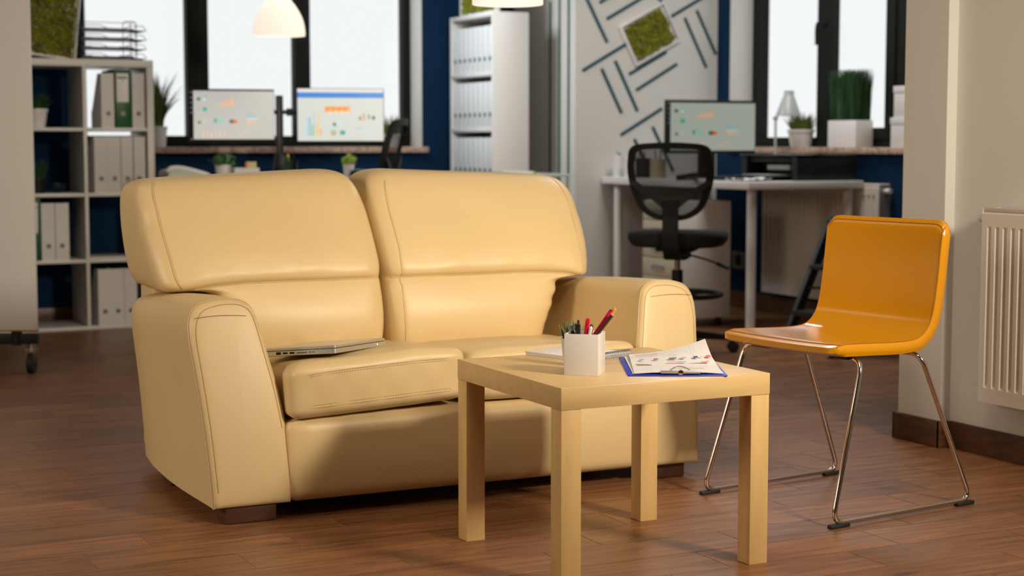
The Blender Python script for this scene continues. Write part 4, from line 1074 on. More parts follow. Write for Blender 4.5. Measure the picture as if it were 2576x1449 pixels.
for ri, (zrow, rn_) in enumerate(((shz[3], 'top row'), (shz[2], 'middle row'), (shz[1], 'lowest visible row'))):
    for k in range(8):
        y = BY0+0.022+0.003+WB8*(k+1)
        lab = 'white ring binder, %s from the right, %s of tall shelf' % (ords[k] if 0 < k < 7 else ('first' if k == 0 else 'last'), rn_)
        if proto is None:
            t = thing('ring_binder', lab, 'binder', (BX+0.010, y, zrow), -PI/2, 'white binders on the tall shelf', world=False)
            w = WB8-0.002; h = dzr-0.055; dd = 0.205
            bm = NB(); box(bm, 0, 0.003, 0, dd, 0, h); box(bm, w-0.003, w, 0, dd, 0, h); box(bm, 0, w, 0, 0.004, 0, h, r=0.0015); box(bm, 0.01, w-0.01, 0.008, dd-0.01, 0.005, h-0.015); obj('case', bm, mat('white_binder', (0.72, 0.74, 0.75), 0.4), t, 40)
            bm = NB(); cyl(bm, (w/2, -0.0012, 0.078), (w/2, 0.001, 0.078), 0.014, n=18); obj('finger_hole', bm, mat('green_hole', (0.01, 0.09, 0.06), 0.5), t, 40)
            proto = t
        else: dup(proto, (BX+0.010, y, zrow), None, lab)
mY_ = (BY0+BY1)/2
moss_frame('moss picture in white frame on top of the tall shelf', (0.50, 0.30), (BX+0.07, BY0+0.30, bt+0.153), (0.0, 0.0, -PI/2), dep=0.03, seed=6, margin=(0.025, 0.025))

# =================================================================== LEFT OFFICE DESK, monitors, desk things
DZ = 0.80; DY0 = 8.13; DY1 = 8.66
dk = thing('office_desk', 'long white desk under the left window, mostly hidden by sofa', 'desk', (2.95, (DY0+DY1)/2, 0))
bx('desktop', WHITELAM, dk, 2.26, 3.62, DY0, DY1, DZ-0.045, DZ, r=0.002)
for x, y in ((2.33, DY0+0.06), (3.55, DY0+0.06), (2.33, DY1-0.06), (3.55, DY1-0.06)):
    bm = NB(); cyl(bm, (x, y, 0), (x, y, DZ-0.045), 0.025, n=18); obj('leg', bm, WHITEPL, dk, 40)
def rects_chart(u0, v0, w, h, cols, rn, n, base=0.3):
    return [(R4(u0+w*k/n, v0, u0+w*(k+0.7)/n, v0+h*(base+(1-base)*rn.random())), cols[k % len(cols)]) for k in range(n)]
LG, OR, TE, DG, RD, PK, BL = (0.30, 0.55, 0.46), (0.84, 0.46, 0.27), (0.0, 0.42, 0.26), (0.01, 0.10, 0.05), (0.75, 0.08, 0.0), (0.82, 0.48, 0.38), (0.30, 0.48, 0.60)
def dash_a(seed=1, bright=1):
    rn = random.Random(seed); s = []
    ln = (0.52, 0.55, 0.48)
    for x in (0.20, 0.59): s.append((R4(x, 0.28, x+0.003, 0.99), ln))
    s.append((R4(0.0, 0.275, 1.0, 0.279), ln)); s.append((R4(0.59, 0.60, 1, 0.603), ln))
    s.append((EL(0.065, 0.83, 0.022, 0.036), DG)); s.append((EL(0.135, 0.84, 0.030, 0.05), LG)); s.append((R4(0.12, 0.80, 0.15, 0.84), (0.75, 0.78, 0.72)))
    s.append((R4(0.04, 0.585, 0.085, 0.63), (0.62, 0.40, 0.26))); s.append((R4(0.04, 0.63, 0.085, 0.665), LG)); s.append((R4(0.115, 0.58, 0.165, 0.66), TE))
    s.append((EL(0.07, 0.35, 0.022, 0.032), DG)); s.append((EL(0.14, 0.37, 0.030, 0.05), (0.50, 0.55, 0.45))); s.append((R4(0.05, 0.36, 0.09, 0.40), (0.55, 0.35, 0.22)))
    for k in range(13): s.append((R4(0.305+0.015*k, 0.69, 0.318+0.015*k, 0.74+0.012*k*rn.uniform(0.4, 1.1)), OR))
    s.append((EL(0.31, 0.385, 0.065, 0.062), LG)); s.append((EL(0.28, 0.385, 0.03, 0.05, PI/2, 1.5*PI), (0.10, 0.25, 0.14)))
    s.append((EL(0.485, 0.37, 0.048, 0.045, PI*0.5, 1.5*PI), DG)); s.append((EL(0.485, 0.37, 0.055, 0.042, -PI*0.5, PI*0.5), RD))
    for k, (wd, c) in enumerate(((0.075, BL), (0.12, BL), (0.085, LG), (0.13, (0.55, 0.68, 0.75)))): s.append((R4(0.655, 0.505-0.032*k, 0.655+wd, 0.533-0.032*k), c))
    for k, wd in enumerate((0.08, 0.13, 0.05)): s.append((R4(0.655, 0.375-0.03*k, 0.655+wd, 0.40-0.03*k), OR))
    for k in range(26): s.append((EL(rn.uniform(0.66, 0.86), rn.uniform(0.64, 0.86), 0.004, 0.007, n=6), rn.choice((PK, (0.6, 0.6, 0.5), (0.5, 0.62, 0.5)))))
    for k in range(6): s.append((R4(0.105+0.052*k, 0.03, 0.122+0.052*k, 0.12+0.07*rn.random()+(0.03 if k == 5 else 0)), PK if k % 2 else (0.75, 0.60, 0.40)))
    for k in range(16):
        x = 0.53+0.011*k; y = 0.12+0.035*math.sin(k*0.55+2.5)+0.002*k; y2 = 0.12+0.035*math.sin((k+1)*0.55+2.5)+0.002*(k+1)
        s.append(([(x, y), (x+0.012, y2), (x+0.012, y2+0.022), (x, y+0.022)], PK))
    return s
def dash_b():
    s = [(R4(0, 0.93, 1, 1), (0.80, 0.76, 0.72)), (R4(0, 0.825, 1, 0.93), (0.0, 0.225, 0.70)), (R4(0.0, 0.80, 1, 0.803), (0.7, 0.72, 0.68))]
    for k, (x, h, c) in enumerate(((0.085, 0.22, (0.50, 0.72, 0.80)), (0.108, 0.34, (0.45, 0.70, 0.78)), (0.131, 0.36, (0.25, 0.48, 0.68)), (0.162, 0.22, (0.35, 0.60, 0.10)), (0.182, 0.45, (0.40, 0.68, 0.72)), (0.212, 0.20, (0.95, 0.55, 0.25)), (0.235, 0.44, (0.92, 0.62, 0.18)), (0.258, 0.13, (0.92, 0.40, 0.22)))):
        s.append((R4(x, 0.10, x+0.018, 0.10+h), c))
    s.append((R4(0.315, 0.55, 0.605, 0.66), (1.0, 0.30, 0.02)))
    for k in range(12): s.append((R4(0.33+0.022*k, 0.53, 0.348+0.022*k, 0.56+0.02*(k % 3)), (0.95, 0.70, 0.50)))
    s += [(EL(0.43, 0.32, 0.026, 0.035), (0.06, 0.20, 0.05)), (EL(0.485, 0.335, 0.045, 0.05), (0.62, 0.76, 0.74)), (R4(0.385, 0.11, 0.445, 0.16), (0.62, 0.36, 0.16)), (R4(0.385, 0.165, 0.445, 0.21), LG), (R4(0.49, 0.12, 0.55, 0.20), TE),
          (R4(0.715, 0.40, 0.735, 0.47), (0.06, 0.16, 0.04)), (R4(0.755, 0.39, 0.785, 0.53), (0.80, 0.40, 0.22)), (EL(0.83, 0.48, 0.012, 0.025), (0.04, 0.20, 0.02)), (R4(0.822, 0.41, 0.834, 0.46), (0.1, 0.3, 0.06)), (R4(0.865, 0.41, 0.90, 0.48), (0.03, 0.16, 0.02)),
          (R4(0.675, 0.23, 0.76, 0.26), (0.50, 0.68, 0.78)), (R4(0.675, 0.20, 0.73, 0.225), (0.50, 0.72, 0.62)), (R4(0.675, 0.13, 0.74, 0.16), (0.92, 0.62, 0.40)), (R4(0.675, 0.165, 0.77, 0.19), (0.65, 0.75, 0.82))]
    return s
def monitor(label, p_tl, p_tr, p_bl, bez, shapes, scr, bg, group='computer monitors', text=None):
    """front rectangle given by world corners; slab extends away from the viewer"""
    U = (p_tr-p_tl); w = U.length; U.z = 0; U.normalize(); h = abs(p_tl.z-p_bl.z)
    az = math.atan2(U.y, U.x)
    t = thing('monitor', label, 'monitor', (p_tl.x, p_tl.y, p_bl.z), az, group, world=False)
    bm = NB(); box(bm, 0, w, 0, 0.022, 0, h, r=0.003); box(bm, w*0.2, w*0.8, 0.02, 0.045, h*0.15, h*0.75, r=0.008); obj('housing', bm, BLACKPL, t, 40)
    l, r_, tp, bt_ = bez
    fr = lambda u, v, lift=0: Vector((l+(w-l-r_)*u, -0.0008-lift, bt_+(h-tp-bt_)*v))
    so = prints('screen', shapes, fr, scr, t, bg=bg, lift=0.001)
    if text:
        cu = bpy.data.curves.new('title', 'FONT'); cu.body = text; cu.size = h*0.062; cu.space_character = 1.1
        to = bpy.data.objects.new('tmp', cu); C.objects.link(to); dg = bpy.context.evaluated_depsgraph_get(); me = bpy.data.meshes.new_from_object(to.evaluated_get(dg)); bpy.data.objects.remove(to)
        me.materials.clear(); me.materials.append(mat('title_light', (0, 0, 0), emit=(0.09, 0.30, 0.72), emit_s=1.0))
        o = bpy.data.objects.new('screen_title', me); C.objects.link(o); o.parent = so; o.rotation_euler = (PI/2, 0, 0); o.location = fr(0.06, 0.852, 0.008)
    return t, w, h
def face_pts(px0, px1, pyt, pyb, Yc, turn):
    a, b = at(px0, pyt, Y=Yc), at(px1, pyt, Y=Yc); z0 = at((px0+px1)/2, pyt, Y=Yc).z; z1 = at((px0+px1)/2, pyb, Y=Yc).z
    c = (a+b)/2; hw = (b-a).length/2
    # turn about the vertical axis and keep the apparent width
    s0 = Vector((math.cos(-YAW), 0, 0)); base = math.radians(26.2); dirn = Vector((math.cos(turn), math.sin(turn), 0))
    k = math.cos(base)/math.cos(base + turn*1.0) if abs(turn) > 1e-6 else 1
    hw *= k
    tl = Vector((c.x, c.y, z0)) - dirn*hw; tr_ = Vector((c.x, c.y, z0)) + dirn*hw; bl = Vector((tl.x, tl.y, z1)); return tl, tr_, bl
MYc = 8.42
tl, tr_, bl = face_pts(469, 692, 224, 358, MYc, math.radians(-8))
m1, w_, h_ = monitor('left one of the two desk monitors, charts with black sidebar', tl, tr_, bl, (0.027, 0.003, 0.010, 0.016), dash_a(1), SCREEN, (0.49, 0.48, 0.44))
bm = NB()
for k in range(5): cyl(bm, (0.0165, -0.001, h_*0.93-0.026*k), (0.0165, -0.0004, h_*0.93-0.026*k), 0.0035, n=10)
cyl(bm, (0.0165, -0.001, h_*0.06), (0.0165, -0.0004, h_*0.06), 0.0035, n=10); obj('sidebar_icons', bm, mat('icon_light', (0, 0, 0), emit=(0.6, 0.5, 0.65), emit_s=0.5), m1)['kind'] = 'stuff'
tl, tr2, bl = face_pts(742, 968, 222, 356, MYc, math.radians(-14))
monitor('right one of the two desk monitors, blue title bar and bars', tl, tr2, bl, (0.004, 0.004, 0.003, 0.003), dash_b(), SCREEN, (0.68, 0.70, 0.64), text='COMPANY BUSINESS ASSESSMENT')
# dual arm stand
ap = at(703, 300, Y=MYc+0.11); ap.y = MYc+0.11
st = thing('monitor_stand', 'black twin monitor arm stand between the two desk monitors', 'monitor stand', (ap.x, ap.y, DZ))
zt2 = at(703, 240, Y=ap.y).z; za = at(703, 282, Y=ap.y).z
bm = NB(); box(bm, ap.x-0.017, ap.x+0.017, ap.y-0.017, ap.y+0.017, DZ+0.01, zt2, r=0.004); obj('post', bm, BLACKMT, st, 40)
bm = NB(); cyl(bm, (ap.x, ap.y, DZ+0.001), (ap.x, ap.y, DZ+0.02), 0.055, 0.045, n=24); cyl(bm, (ap.x, ap.y, DZ+0.02), (ap.x, ap.y, DZ+0.12), 0.045, 0.024, n=24); obj('base', bm, BLACKMT, st, 40)
bm = NB(); tube(bm, [(ap.x, ap.y-0.0, za), (ap.x+0.06, ap.y-0.0, za), (ap.x+0.13, ap.y, za), (ap.x+0.30, ap.y-0.045, za-0.01)], 0.011, 10); cyl(bm, (ap.x+0.055, ap.y, za-0.02), (ap.x+0.055, ap.y, za+0.02), 0.015, n=16)
tube(bm, [(ap.x, ap.y-0.0, za), (ap.x-0.06, ap.y, za), (ap.x-0.22, ap.y-0.03, za-0.02)], 0.011, 10); obj('arm', bm, BLACKMT, st, 40)
bm = NB()
for k, (dx, dy) in enumerate(((0.09, 0.03), (0.13, 0.05), (-0.03, 0.04))):
    tube(bm, catmull([(ap.x+dx, ap.y, za-0.05), (ap.x+dx*0.8, ap.y+dy, za-0.15), (ap.x+dx*0.3, ap.y+dy, za-0.25), (ap.x+0.02, ap.y+0.03, DZ+0.12)], 6), 0.0022, 6)
obj('cable', bm, BLACKPL, st, 60)
# telephone
tp = at(470, 447, Y=8.26)
ph = thing('desk_telephone', 'cream desk telephone at the left end of the far desk', 'telephone', (tp.x, 8.30, DZ), 0, world=False)
hw = (at(528, 440, Y=8.26)-at(419, 440, Y=8.26)).length/2; hh_ = at(470, 421, Y=8.26).z-DZ
bm = NB(); pr_ = [(-hw*0.95, 0.0), (-hw, hh_*0.45), (-hw*0.92, hh_*0.75), (-hw*0.6, hh_*0.86), (-hw*0.2, hh_*0.80), (hw*0.5, hh_*0.45), (hw*0.95, hh_*0.22), (hw, 0.0)]
l = [[Vector((x, y, max(z*sc, 0))) for x, z in pr_] for y, sc in ((-0.10, 0.75), (-0.09, 1.0), (0.09, 1.0), (0.10, 0.75))]; loft(bm, l); obj('phone_base', bm, PHONEPL, ph, 30)
bm = NB(); tube(bm, catmull([(-hw*0.98, -0.07, hh_*0.6), (-hw*0.8, -0.07, hh_*0.92), (-hw*0.35, -0.07, hh_*0.95), (hw*0.2, -0.07, hh_*0.72), (hw*0.8, -0.07, hh_*0.40), (hw*0.98, -0.07, hh_*0.22)], 5), [0.012]*26, 10); obj('handset', bm, WHITEPL, ph, 60)
bm = NB()
for i in range(3):
    for j in range(4): x = hw*(0.0+0.2*i); box(bm, x-0.006, x+0.006, -0.01+0.022*j, 0.002+0.022*j, hh_*(0.70-0.15*i)-0.004, hh_*(0.70-0.15*i)+0.006)
obj('keypad', bm, GREYPL, ph)['kind'] = 'stuff'
# planter box, note holder
q0, q1 = at(585, 440, Y=8.28), at(647, 440, Y=8.28)
nbx = thing('note_box', 'white note box holding yellow and orange paper on far desk', 'note box', ((q0.x+q1.x)/2, 8.28, DZ), world=False)
hw = (q1.x-q0.x)/2; hb = at(610, 422, Y=8.28).z-DZ
bm = NB()
for a in ((-hw, hw, -0.04, -0.037), (-hw, hw, 0.037, 0.04), (-hw, -hw+0.003, -0.037, 0.037), (hw-0.003, hw, -0.037, 0.037)): box(bm, *a, 0, hb)
box(bm, -hw, hw, -0.037, 0.037, 0, 0.003); obj('box_body', bm, CARD, nbx)
bm = NB(); box(bm, hw*0.15, hw*0.95, 0.0, 0.012, 0.005, hb+0.03, r=0.001); obj('note_pad', bm, YNOTE, nbx)
bm = NB(); box(bm, hw*0.02, hw*0.20, -0.012, -0.002, 0.005, hb+0.025); obj('note_pad', bm, ORANGENOTE, nbx)
pl_ = thing('leafy_plant', 'small trailing green plant left of the note box on far desk', 'plant', (q0.x-0.02, 8.38, DZ), world=False)
bm = NB(); lathe(bm, [(0, 0), (0.035, 0), (0.042, 0.07), (0.038, 0.07), (0, 0.06)], 20); obj('pot', bm, WHITEPL, pl_, 40)
def round_leaves(bm, n, R, zc, lr, seed, flat=0.7):
    rn = random.Random(seed)
    for k in range(n):
        a = rn.uniform(0, 2*PI); el = rn.uniform(-0.35, 1.3); r = R*rn.uniform(0.35, 1)
        c = Vector((r*math.cos(a)*math.cos(el), r*math.sin(a)*math.cos(el), zc+r*math.sin(el)*flat)); nrm = (c-Vector((0, 0, zc-0.02))).normalized()
        u = nrm.orthogonal().normalized(); v = nrm.cross(u); L = lr*rn.uniform(0.7, 1.2)
        pts = [(-1, 0, 0), (-0.55, 0.42, 0.08), (0.2, 0.5, 0.1), (1, 0, -0.15), (0.2, -0.5, 0.1), (-0.55, -0.42, 0.08)]
        vs = [bm.verts.new(c + u*L*x + v*L*y + nrm*L*z) for x, y, z in pts]; m_ = bm.verts.new(c)
        for i in range(6): bm.faces.new((vs[i], vs[(i+1) % 6], m_))
bm = NB(); round_leaves(bm, 60, 0.070, 0.085, 0.018, 4); o = obj('foliage', bm, LEAFG, pl_, 60); o['kind'] = 'stuff'
# clear pen cup with pens
pc = at(733, 445, Y=8.30)
def round_cup(label, loc, r, h, m, pens, name='pen_cup'):
    t = thing(name, label, 'pen cup', loc, world=False)
    bm = NB(); lathe(bm, [(0, 0), (r, 0), (r, h), (r-0.002, h), (r-0.002, 0.003), (0, 0.003)], 28); obj('cup_body', bm, m, t, 40)
    return t
CH = at(733, 404, Y=8.30).z-DZ
round_cup('clear acrylic pen cup beside the monitor arm on far desk', (pc.x, 8.30, DZ), 0.034, CH, ACRYL, None)
def stick(label, base, tip, r, m, cat='pen', name='pen', group=None, tipm=None):
    b, t_ = Vector(base), Vector(tip); v = t_-b; o = bpy.data.objects.new(name, None); C.objects.link(o); o.location = b; o.rotation_mode = 'QUATERNION'; o.rotation_quaternion = v.to_track_quat('Z', 'Y'); tag(o, label, cat, group)
    bm = NB(); cyl(bm, (0, 0, 0), (0, 0, v.length*0.88), r, n=8); obj('barrel', bm, m, o, 40)
    bm = NB(); cyl(bm, (0, 0, v.length*0.88), (0, 0, v.length), r*1.05, r*0.8, n=8); obj('cap', bm, tipm or m, o, 40)
    return o
x, y, z = pc.x, 8.30, DZ+0.005
stick('yellow highlighter standing in the clear pen cup', (x-0.008, y, z), (x-0.018, y, z+CH+0.03), 0.007, mat('green_barrel', (0.10, 0.25, 0.05), 0.4), tipm=YELLOW)
stick('thin black pen leaning right in the clear pen cup', (x+0.01, y+0.01, z), (x+0.020, y+0.015, z+CH+0.055), 0.003, BLACKPL)
stick('green pen leaning left in the clear pen cup', (x-0.015, y+0.01, z), (x-0.038, y+0.005, z+CH+0.012), 0.004, LEAFG)
# small potted plant
pp = at(877, 430, Y=8.32); hpz = at(877, 413, Y=8.32).z-DZ
sp = thing('leafy_plant', 'bright green small plant in white pot on far desk', 'plant', (pp.x, 8.32, DZ), world=False)
bm = NB(); lathe(bm, [(0, 0), (0.024, 0), (0.031, hpz), (0.028, hpz), (0, hpz-0.006)], 20); obj('pot', bm, WHITEPL, sp, 40)
bm = NB(); round_leaves(bm, 38, 0.050, hpz+0.022, 0.020, 9); o = obj('foliage', bm, LEAFL, sp, 60); o['kind'] = 'stuff'
# mouse & keyboard
pm = at(911, 440, Y=8.19)
ms = thing('computer_mouse', 'black computer mouse on the far desk, seen between cushions', 'mouse', (pm.x, 8.24, DZ), 0.3, world=False)
bm = NB(); puff(bm, -0.030, 0.030, -0.05, 0.05, 0, 0.038, 0.018, (0, 0, 0), 8); obj('mouse_body', bm, BLACKPL, ms, 60)
bm = NB(); box(bm, -0.03, 0.03, -0.02, 0.045, 0.0385, 0.042, r=0.001); obj('top_shell', bm, GREYMT, ms, 40)
kb = at(690, 437, Y=8.22)
def keyboard(label, loc, rz, w=0.42, d=0.14, m=BLACKPL, mk=BLACKMT):
    t = thing('keyboard', label, 'keyboard', loc, rz, world=False)
    bm = NB(); box(bm, -w/2, w/2, -d/2, d/2, 0, 0.014, r=0.004); obj('keyboard_tray', bm, m, t, 40)
    bm = NB(); nx, ny = 18, 6
    for i in range(nx):
        for j in range(ny):
            x = -w/2+0.01+(w-0.02)*i/nx; y = -d/2+0.01+(d-0.02)*j/ny; box(bm, x, x+(w-0.02)/nx-0.003, y, y+(d-0.02)/ny-0.003, 0.014, 0.019)
    obj('key', bm, mk, t)['kind'] = 'stuff'; return t
keyboard('white keyboard lying on the far desk in front of the arm stand', (kb.x+0.05, 8.215, DZ), 0.0, m=WHITEPL, mk=WHITELAM)

# glass-topped side table beside the binder shelf
gy = 8.0; gx1 = at(1436, 443, Y=gy).x; gz = at(1360, 438, Y=gy).z; gx0 = max(gx1-0.75, 3.66)
gt = thing('glass_side_table', 'glass-topped side table with pale legs behind right sofa cushion', 'side table', ((gx0+gx1)/2, gy+0.2, 0))
bx('glass_top', mat('frosted_glass', (0.50, 0.55, 0.48), 0.3), gt, gx0, gx1, gy, gy+0.38, gz-0.016, gz, r=0.002)
for x in (gx0+0.002, gx1-0.018):
    for y in (gy+0.002, gy+0.36): bx('leg', mat('pale_leg', (0.42, 0.45, 0.38), 0.4), gt, x, x+0.016, y, y+0.018, 0, gz-0.016, r=0.002)
b0, b1 = at(1262, 433, Y=gy+0.06), at(1338, 433, Y=gy+0.06)
bk = thing('book', 'closed white book lying on the glass side table', 'book', (b0.x, gy+0.04, gz), world=False)
bm = NB(); box(bm, 0.001, b1.x-b0.x-0.002, 0.002, 0.148, 0.002, 0.014); obj('pages', bm, PAPER, bk)
bm = NB(); box(bm, 0, b1.x-b0.x, 0, 0.15, 0, 0.002); box(bm, 0, b1.x-b0.x, 0, 0.15, 0.014, 0.016); box(bm, 0, 0.002, 0, 0.15, 0, 0.016); obj('cover', bm, CARD, bk)
e = at(1342, 436, Y=gy+0.06)
bm = NB(); puff(bm, e.x-0.012, e.x+0.012, gy+0.05, gy+0.08, gz, gz+0.013, 0.005, (0, 0, 0), 5); tag(obj('eraser', bm, mat('olive_rubber', (0.35, 0.36, 0.05), 0.6), None, 60), 'olive green eraser beside the book on the glass table', 'eraser')

# =================================================================== PENDANT LAMPS
def pendant(label, loc, rim_r, power):
    """loc = centre of the rim"""
    t = thing('pendant_lamp', label, 'lamp', loc, 0, 'white glass pendant lamps', world=False)
    bm = NB(); pr_ = [(rim_r, 0.0), (rim_r*0.995, 0.03), (rim_r*0.95, 0.065), (rim_r*0.84, 0.105), (rim_r*0.66, 0.145), (rim_r*0.50, 0.172), (rim_r*0.40, 0.20), (rim_r*0.35, 0.235), (rim_r*0.32, 0.27)]
    P = catmull([(a, 0, b) for a, b in pr_], 4); pp_ = [(p.x, p.z) for p in P]
    lathe(bm, pp_ + [(r-0.003, z) for r, z in pp_[::-1]] + [pp_[0]], 40); obj('lamp_shade', bm, OPAL, t, 60)
    bm = NB(); lathe(bm, [(0, 0.35), (0.022, 0.35), (0.036, 0.30), (rim_r*0.325, 0.272), (rim_r*0.30, 0.268), (0, 0.268)], 24); obj('lamp_cap', bm, WHITEPL, t, 40)
    bm = NB(); cyl(bm, (0, 0, 0.35), (0, 0, CEILZ-loc[2]-0.03), 0.003, n=8); obj('cord', bm, WHITEPL, t)
    bm = NB(); lathe(bm, [(0, -0.03), (0.05, -0.03), (0.055, 0), (0, 0)], 24, Matrix.Translation((0, 0, CEILZ-loc[2]))); obj('ceiling_rose', bm, WHITEPL, t, 40)
    bm = NB(); bmesh.ops.create_uvsphere(bm, u_segments=20, v_segments=12, radius=0.032, matrix=Matrix.Translation((0, 0, 0.13))); cyl(bm, (0, 0, 0.15), (0, 0, 0.268), 0.014, n=12)
    obj('light_bulb', bm, mat('bulb_light', (1, 1, 1), emit=(1.0, 0.92, 0.80), emit_s=power), t, 60)
l1 = at(702, 104, Y=8.0); pendant('white glass pendant lamp hanging before the left window', (l1.x, 8.0, 1.512), 0.130, 5)
l2 = at(1277, 14, Y=5.4); pendant('white glass pendant lamp cut off by the top photo edge', (l2.x, 5.4, l2.z+0.003), 0.127, 6)

# =================================================================== RIGHT CORNER DESK
RX0, RY0, RX1, RY1, RZ = 4.790, 7.02, XRAD-0.008, 8.54, 0.785
rd = thing('corner_desk', 'white desk with round metal legs in the corner under the right window', 'desk', ((RX0+RX1)/2, (RY0+RY1)/2, 0))
bx('desktop', WHITELAM, rd, RX0, RX1, RY0, RY1, RZ-0.040, RZ, r=0.002)
for x, y in ((RX0+0.055, RY0+0.055), (RX1-0.06, RY0+0.055), (RX0+0.055, RY1-0.10), (RX1-0.06, RY1-0.06)):
    bm = NB(); cyl(bm, (x, y, 0.012), (x, y, RZ-0.040), 0.025, n=20); l_ = obj('leg', bm, WHITELAM, rd, 40)
    bm = NB(); cyl(bm, (x, y, 0), (x, y, 0.012), 0.020, n=20); obj('leg_foot', bm, BLACKPL, l_, 40)
# drawer unit
uy0 = 7.47; ux0 = at(1697, 600, Y=uy0).x; ux1 = at(1838, 600, Y=uy0).x; uzt = at(1838, 505, Y=uy0).z; uy1 = at(1616, 600, X=ux0).y; uzb = at(1838, 806, Y=uy0).z
du = thing('drawer_unit', 'white drawer unit on castors standing under the corner desk', 'drawer unit', ((ux0+ux1)/2, (uy0+uy1)/2, 0))
uzb = max(0.05, uzb)
bx('cabinet_body', WHITELAM, du, ux0+0.018, ux1, uy0, uy1, uzb, uzt, r=0.002)
zz = [at(1697, p, Y=uy0).z for p in (540, 598, 656, 704)]
zz = [uzt-0.012]; n_ = 6; hd = (uzt-0.012-uzb-0.008)/n_
for k in range(n_):
    z1 = uzt-0.006-hd*k; z0 = z1-hd+0.006
    bm = NB(); box(bm, ux0, ux0+0.017, uy0+0.004, uy1-0.004, z0, z1, r=0.002); d_ = obj('drawer', bm, mat('cream_drawer', (0.56, 0.50, 0.36), 0.45), du, 40)
    cy = (uy0+uy1)/2; w_ = (uy1-uy0)*0.20
    bm = NB(); box(bm, ux0-0.003, ux0, cy-w_, cy+w_, (z0+z1)/2-0.010, (z0+z1)/2+0.010, r=0.002); tube(bm, fillet([(ux0, cy-w_, (z0+z1)/2), (ux0-0.018, cy-w_*0.8, (z0+z1)/2-0.004), (ux0-0.018, cy+w_*0.8, (z0+z1)/2-0.004), (ux0, cy+w_, (z0+z1)/2)], 0.01, 4), 0.003, 6); obj('handle', bm, GREYMT, d_, 40)
for x in (ux0+0.05, ux1-0.05):
    for y in (uy0+0.04, uy1-0.04):
        bm = NB(); cyl(bm, (x-0.012, y, 0.022), (x+0.012, y, 0.022), 0.022, n=16); box(bm, x-0.006, x+0.006, y-0.01, y+0.01, 0.03, uzb+0.001); obj('castor', bm, RUBBER, du, 40)
# wall socket
sp_ = at(1860, 655, X=XR)
so = thing('wall_socket', 'white framed double wall socket low on navy wall beside desk leg', 'socket', (XR, sp_.y, sp_.z))
ya, yb = at(1876, 655, X=XR).y, at(1844, 655, X=XR).y; za_, zb2 = at(1860, 676, X=XR).z, at(1860, 632, X=XR).z
bx('cover_plate', mat('grey_plate', (0.16, 0.16, 0.15), 0.4), so, XR-0.008, XR, ya, yb, za_, zb2, r=0.002)
bm = NB(); cyl(bm, (XR-0.0095, sp_.y, (za_+zb2)/2), (XR-0.007, sp_.y, (za_+zb2)/2), min(abs(yb-ya), zb2-za_)*0.34, n=20); obj('socket_well', bm, BLACKPL, so, 40)

# monitor on the corner desk
tl, tr_, bl = face_pts(1676, 1902, 252, 386, 7.86, 0)
m3, w_, h_ = monitor('monitor with charts on the corner desk behind the mesh chair', tl, tr_, bl, (0.028, 0.006, 0.016, 0.016), dash_a(7), SCREENDIM, (0.46, 0.50, 0.42))
bm = NB()
for k in range(5): cyl(bm, (0.0165, -0.001, h_*0.93-0.027*k), (0.0165, -0.0004, h_*0.93-0.027*k), 0.0035, n=10)
obj('sidebar_icons', bm, mat('icon_light_dim', (0, 0, 0), emit=(0.3, 0.35, 0.32), emit_s=0.6), m3)['kind'] = 'stuff'
zc_ = RZ - tl.z + (tl.z-bl.z)
bm = NB(); box(bm, w_*0.5-0.045, w_*0.5+0.06, 0.046, 0.075, RZ+0.008-bl.z, h_*0.5, r=0.006); obj('stand_neck', bm, BLACKPL, m3, 40)
bm = NB(); box(bm, w_*0.5-0.12, w_*0.5+0.12, 0.0, 0.16, RZ-bl.z, RZ+0.010-bl.z, r=0.004); obj('stand_base', bm, BLACKPL, m3, 40)

# pen holders at the far end of the desk
def cup_at(px, pxw, ptop, m, label, taper=1.0, square=False):
    y = min(at(px, 440, X=4.845).y, 8.50); c = at(px, 440, Y=y); r = (at(px+pxw/2, 440, Y=y)-at(px-pxw/2, 440, Y=y)).length/2*0.9; h = at(px, ptop, Y=y).z-RZ
    t = thing('pen_cup', label, 'pen cup', (c.x, y, RZ), world=False)
    bm = NB(); lathe(bm, [(0, 0), (r*taper, 0), (r, h), (r-0.003, h), (r*taper-0.003, 0.004), (0, 0.004)], 26); obj('cup_body', bm, m, t, 40)
    return c, r, h, y
WC = mat('white_ceramic', (0.66, 0.63, 0.62), 0.3)
c_, r_, hA, cy_ = cup_at(1556, 26, 390, WC, 'white pen cup at the far end of the corner desk')
for k, (dx, dz) in enumerate(((-0.012, 0.022), (0.002, 0.015), (0.014, 0.012))):
    stick(('leftmost', 'middle', 'rightmost')[k]+' of three dark-tipped pens in the farthest white desk cup', (c_.x+dx*0.3, cy_, RZ+0.006), (c_.x+dx, cy_-0.005+0.005*k, RZ+hA+dz), 0.003, WHITEPL, tipm=GREENSTRIP, group='pens in white desk cup')
c_, r_, hA, cy_ = cup_at(1586, 27, 388, WC, 'white pen cup half hidden by the mesh chair back')
stick('single dark-tipped pen standing in the half-hidden white cup', (c_.x, cy_, RZ+0.006), (c_.x+0.006, cy_, RZ+hA+0.014), 0.003, WHITEPL, tipm=GREENSTRIP)
c_, r_, hA, cy_ = cup_at(1619, 38, 398, BLACKPL, 'black pen cup seen through the mesh chair back')
for k, (dx, dz) in enumerate(((-0.06, 0.035), (-0.03, 0.03), (-0.012, 0.045), (0.012, 0.04))):
    stick(('brown pencil leaning far left', 'black pencil leaning slightly left', 'tallest black pencil', 'black pencil leaning right')[k]+' in the black desk cup', (c_.x+dx*0.2, cy_, RZ+0.006), (c_.x+dx, cy_+0.003*k, RZ+hA+dz), 0.0035, BROWNP if k == 0 else BLACKPL, group='pencils in the black desk cup', cat='pencil', name='pencil')
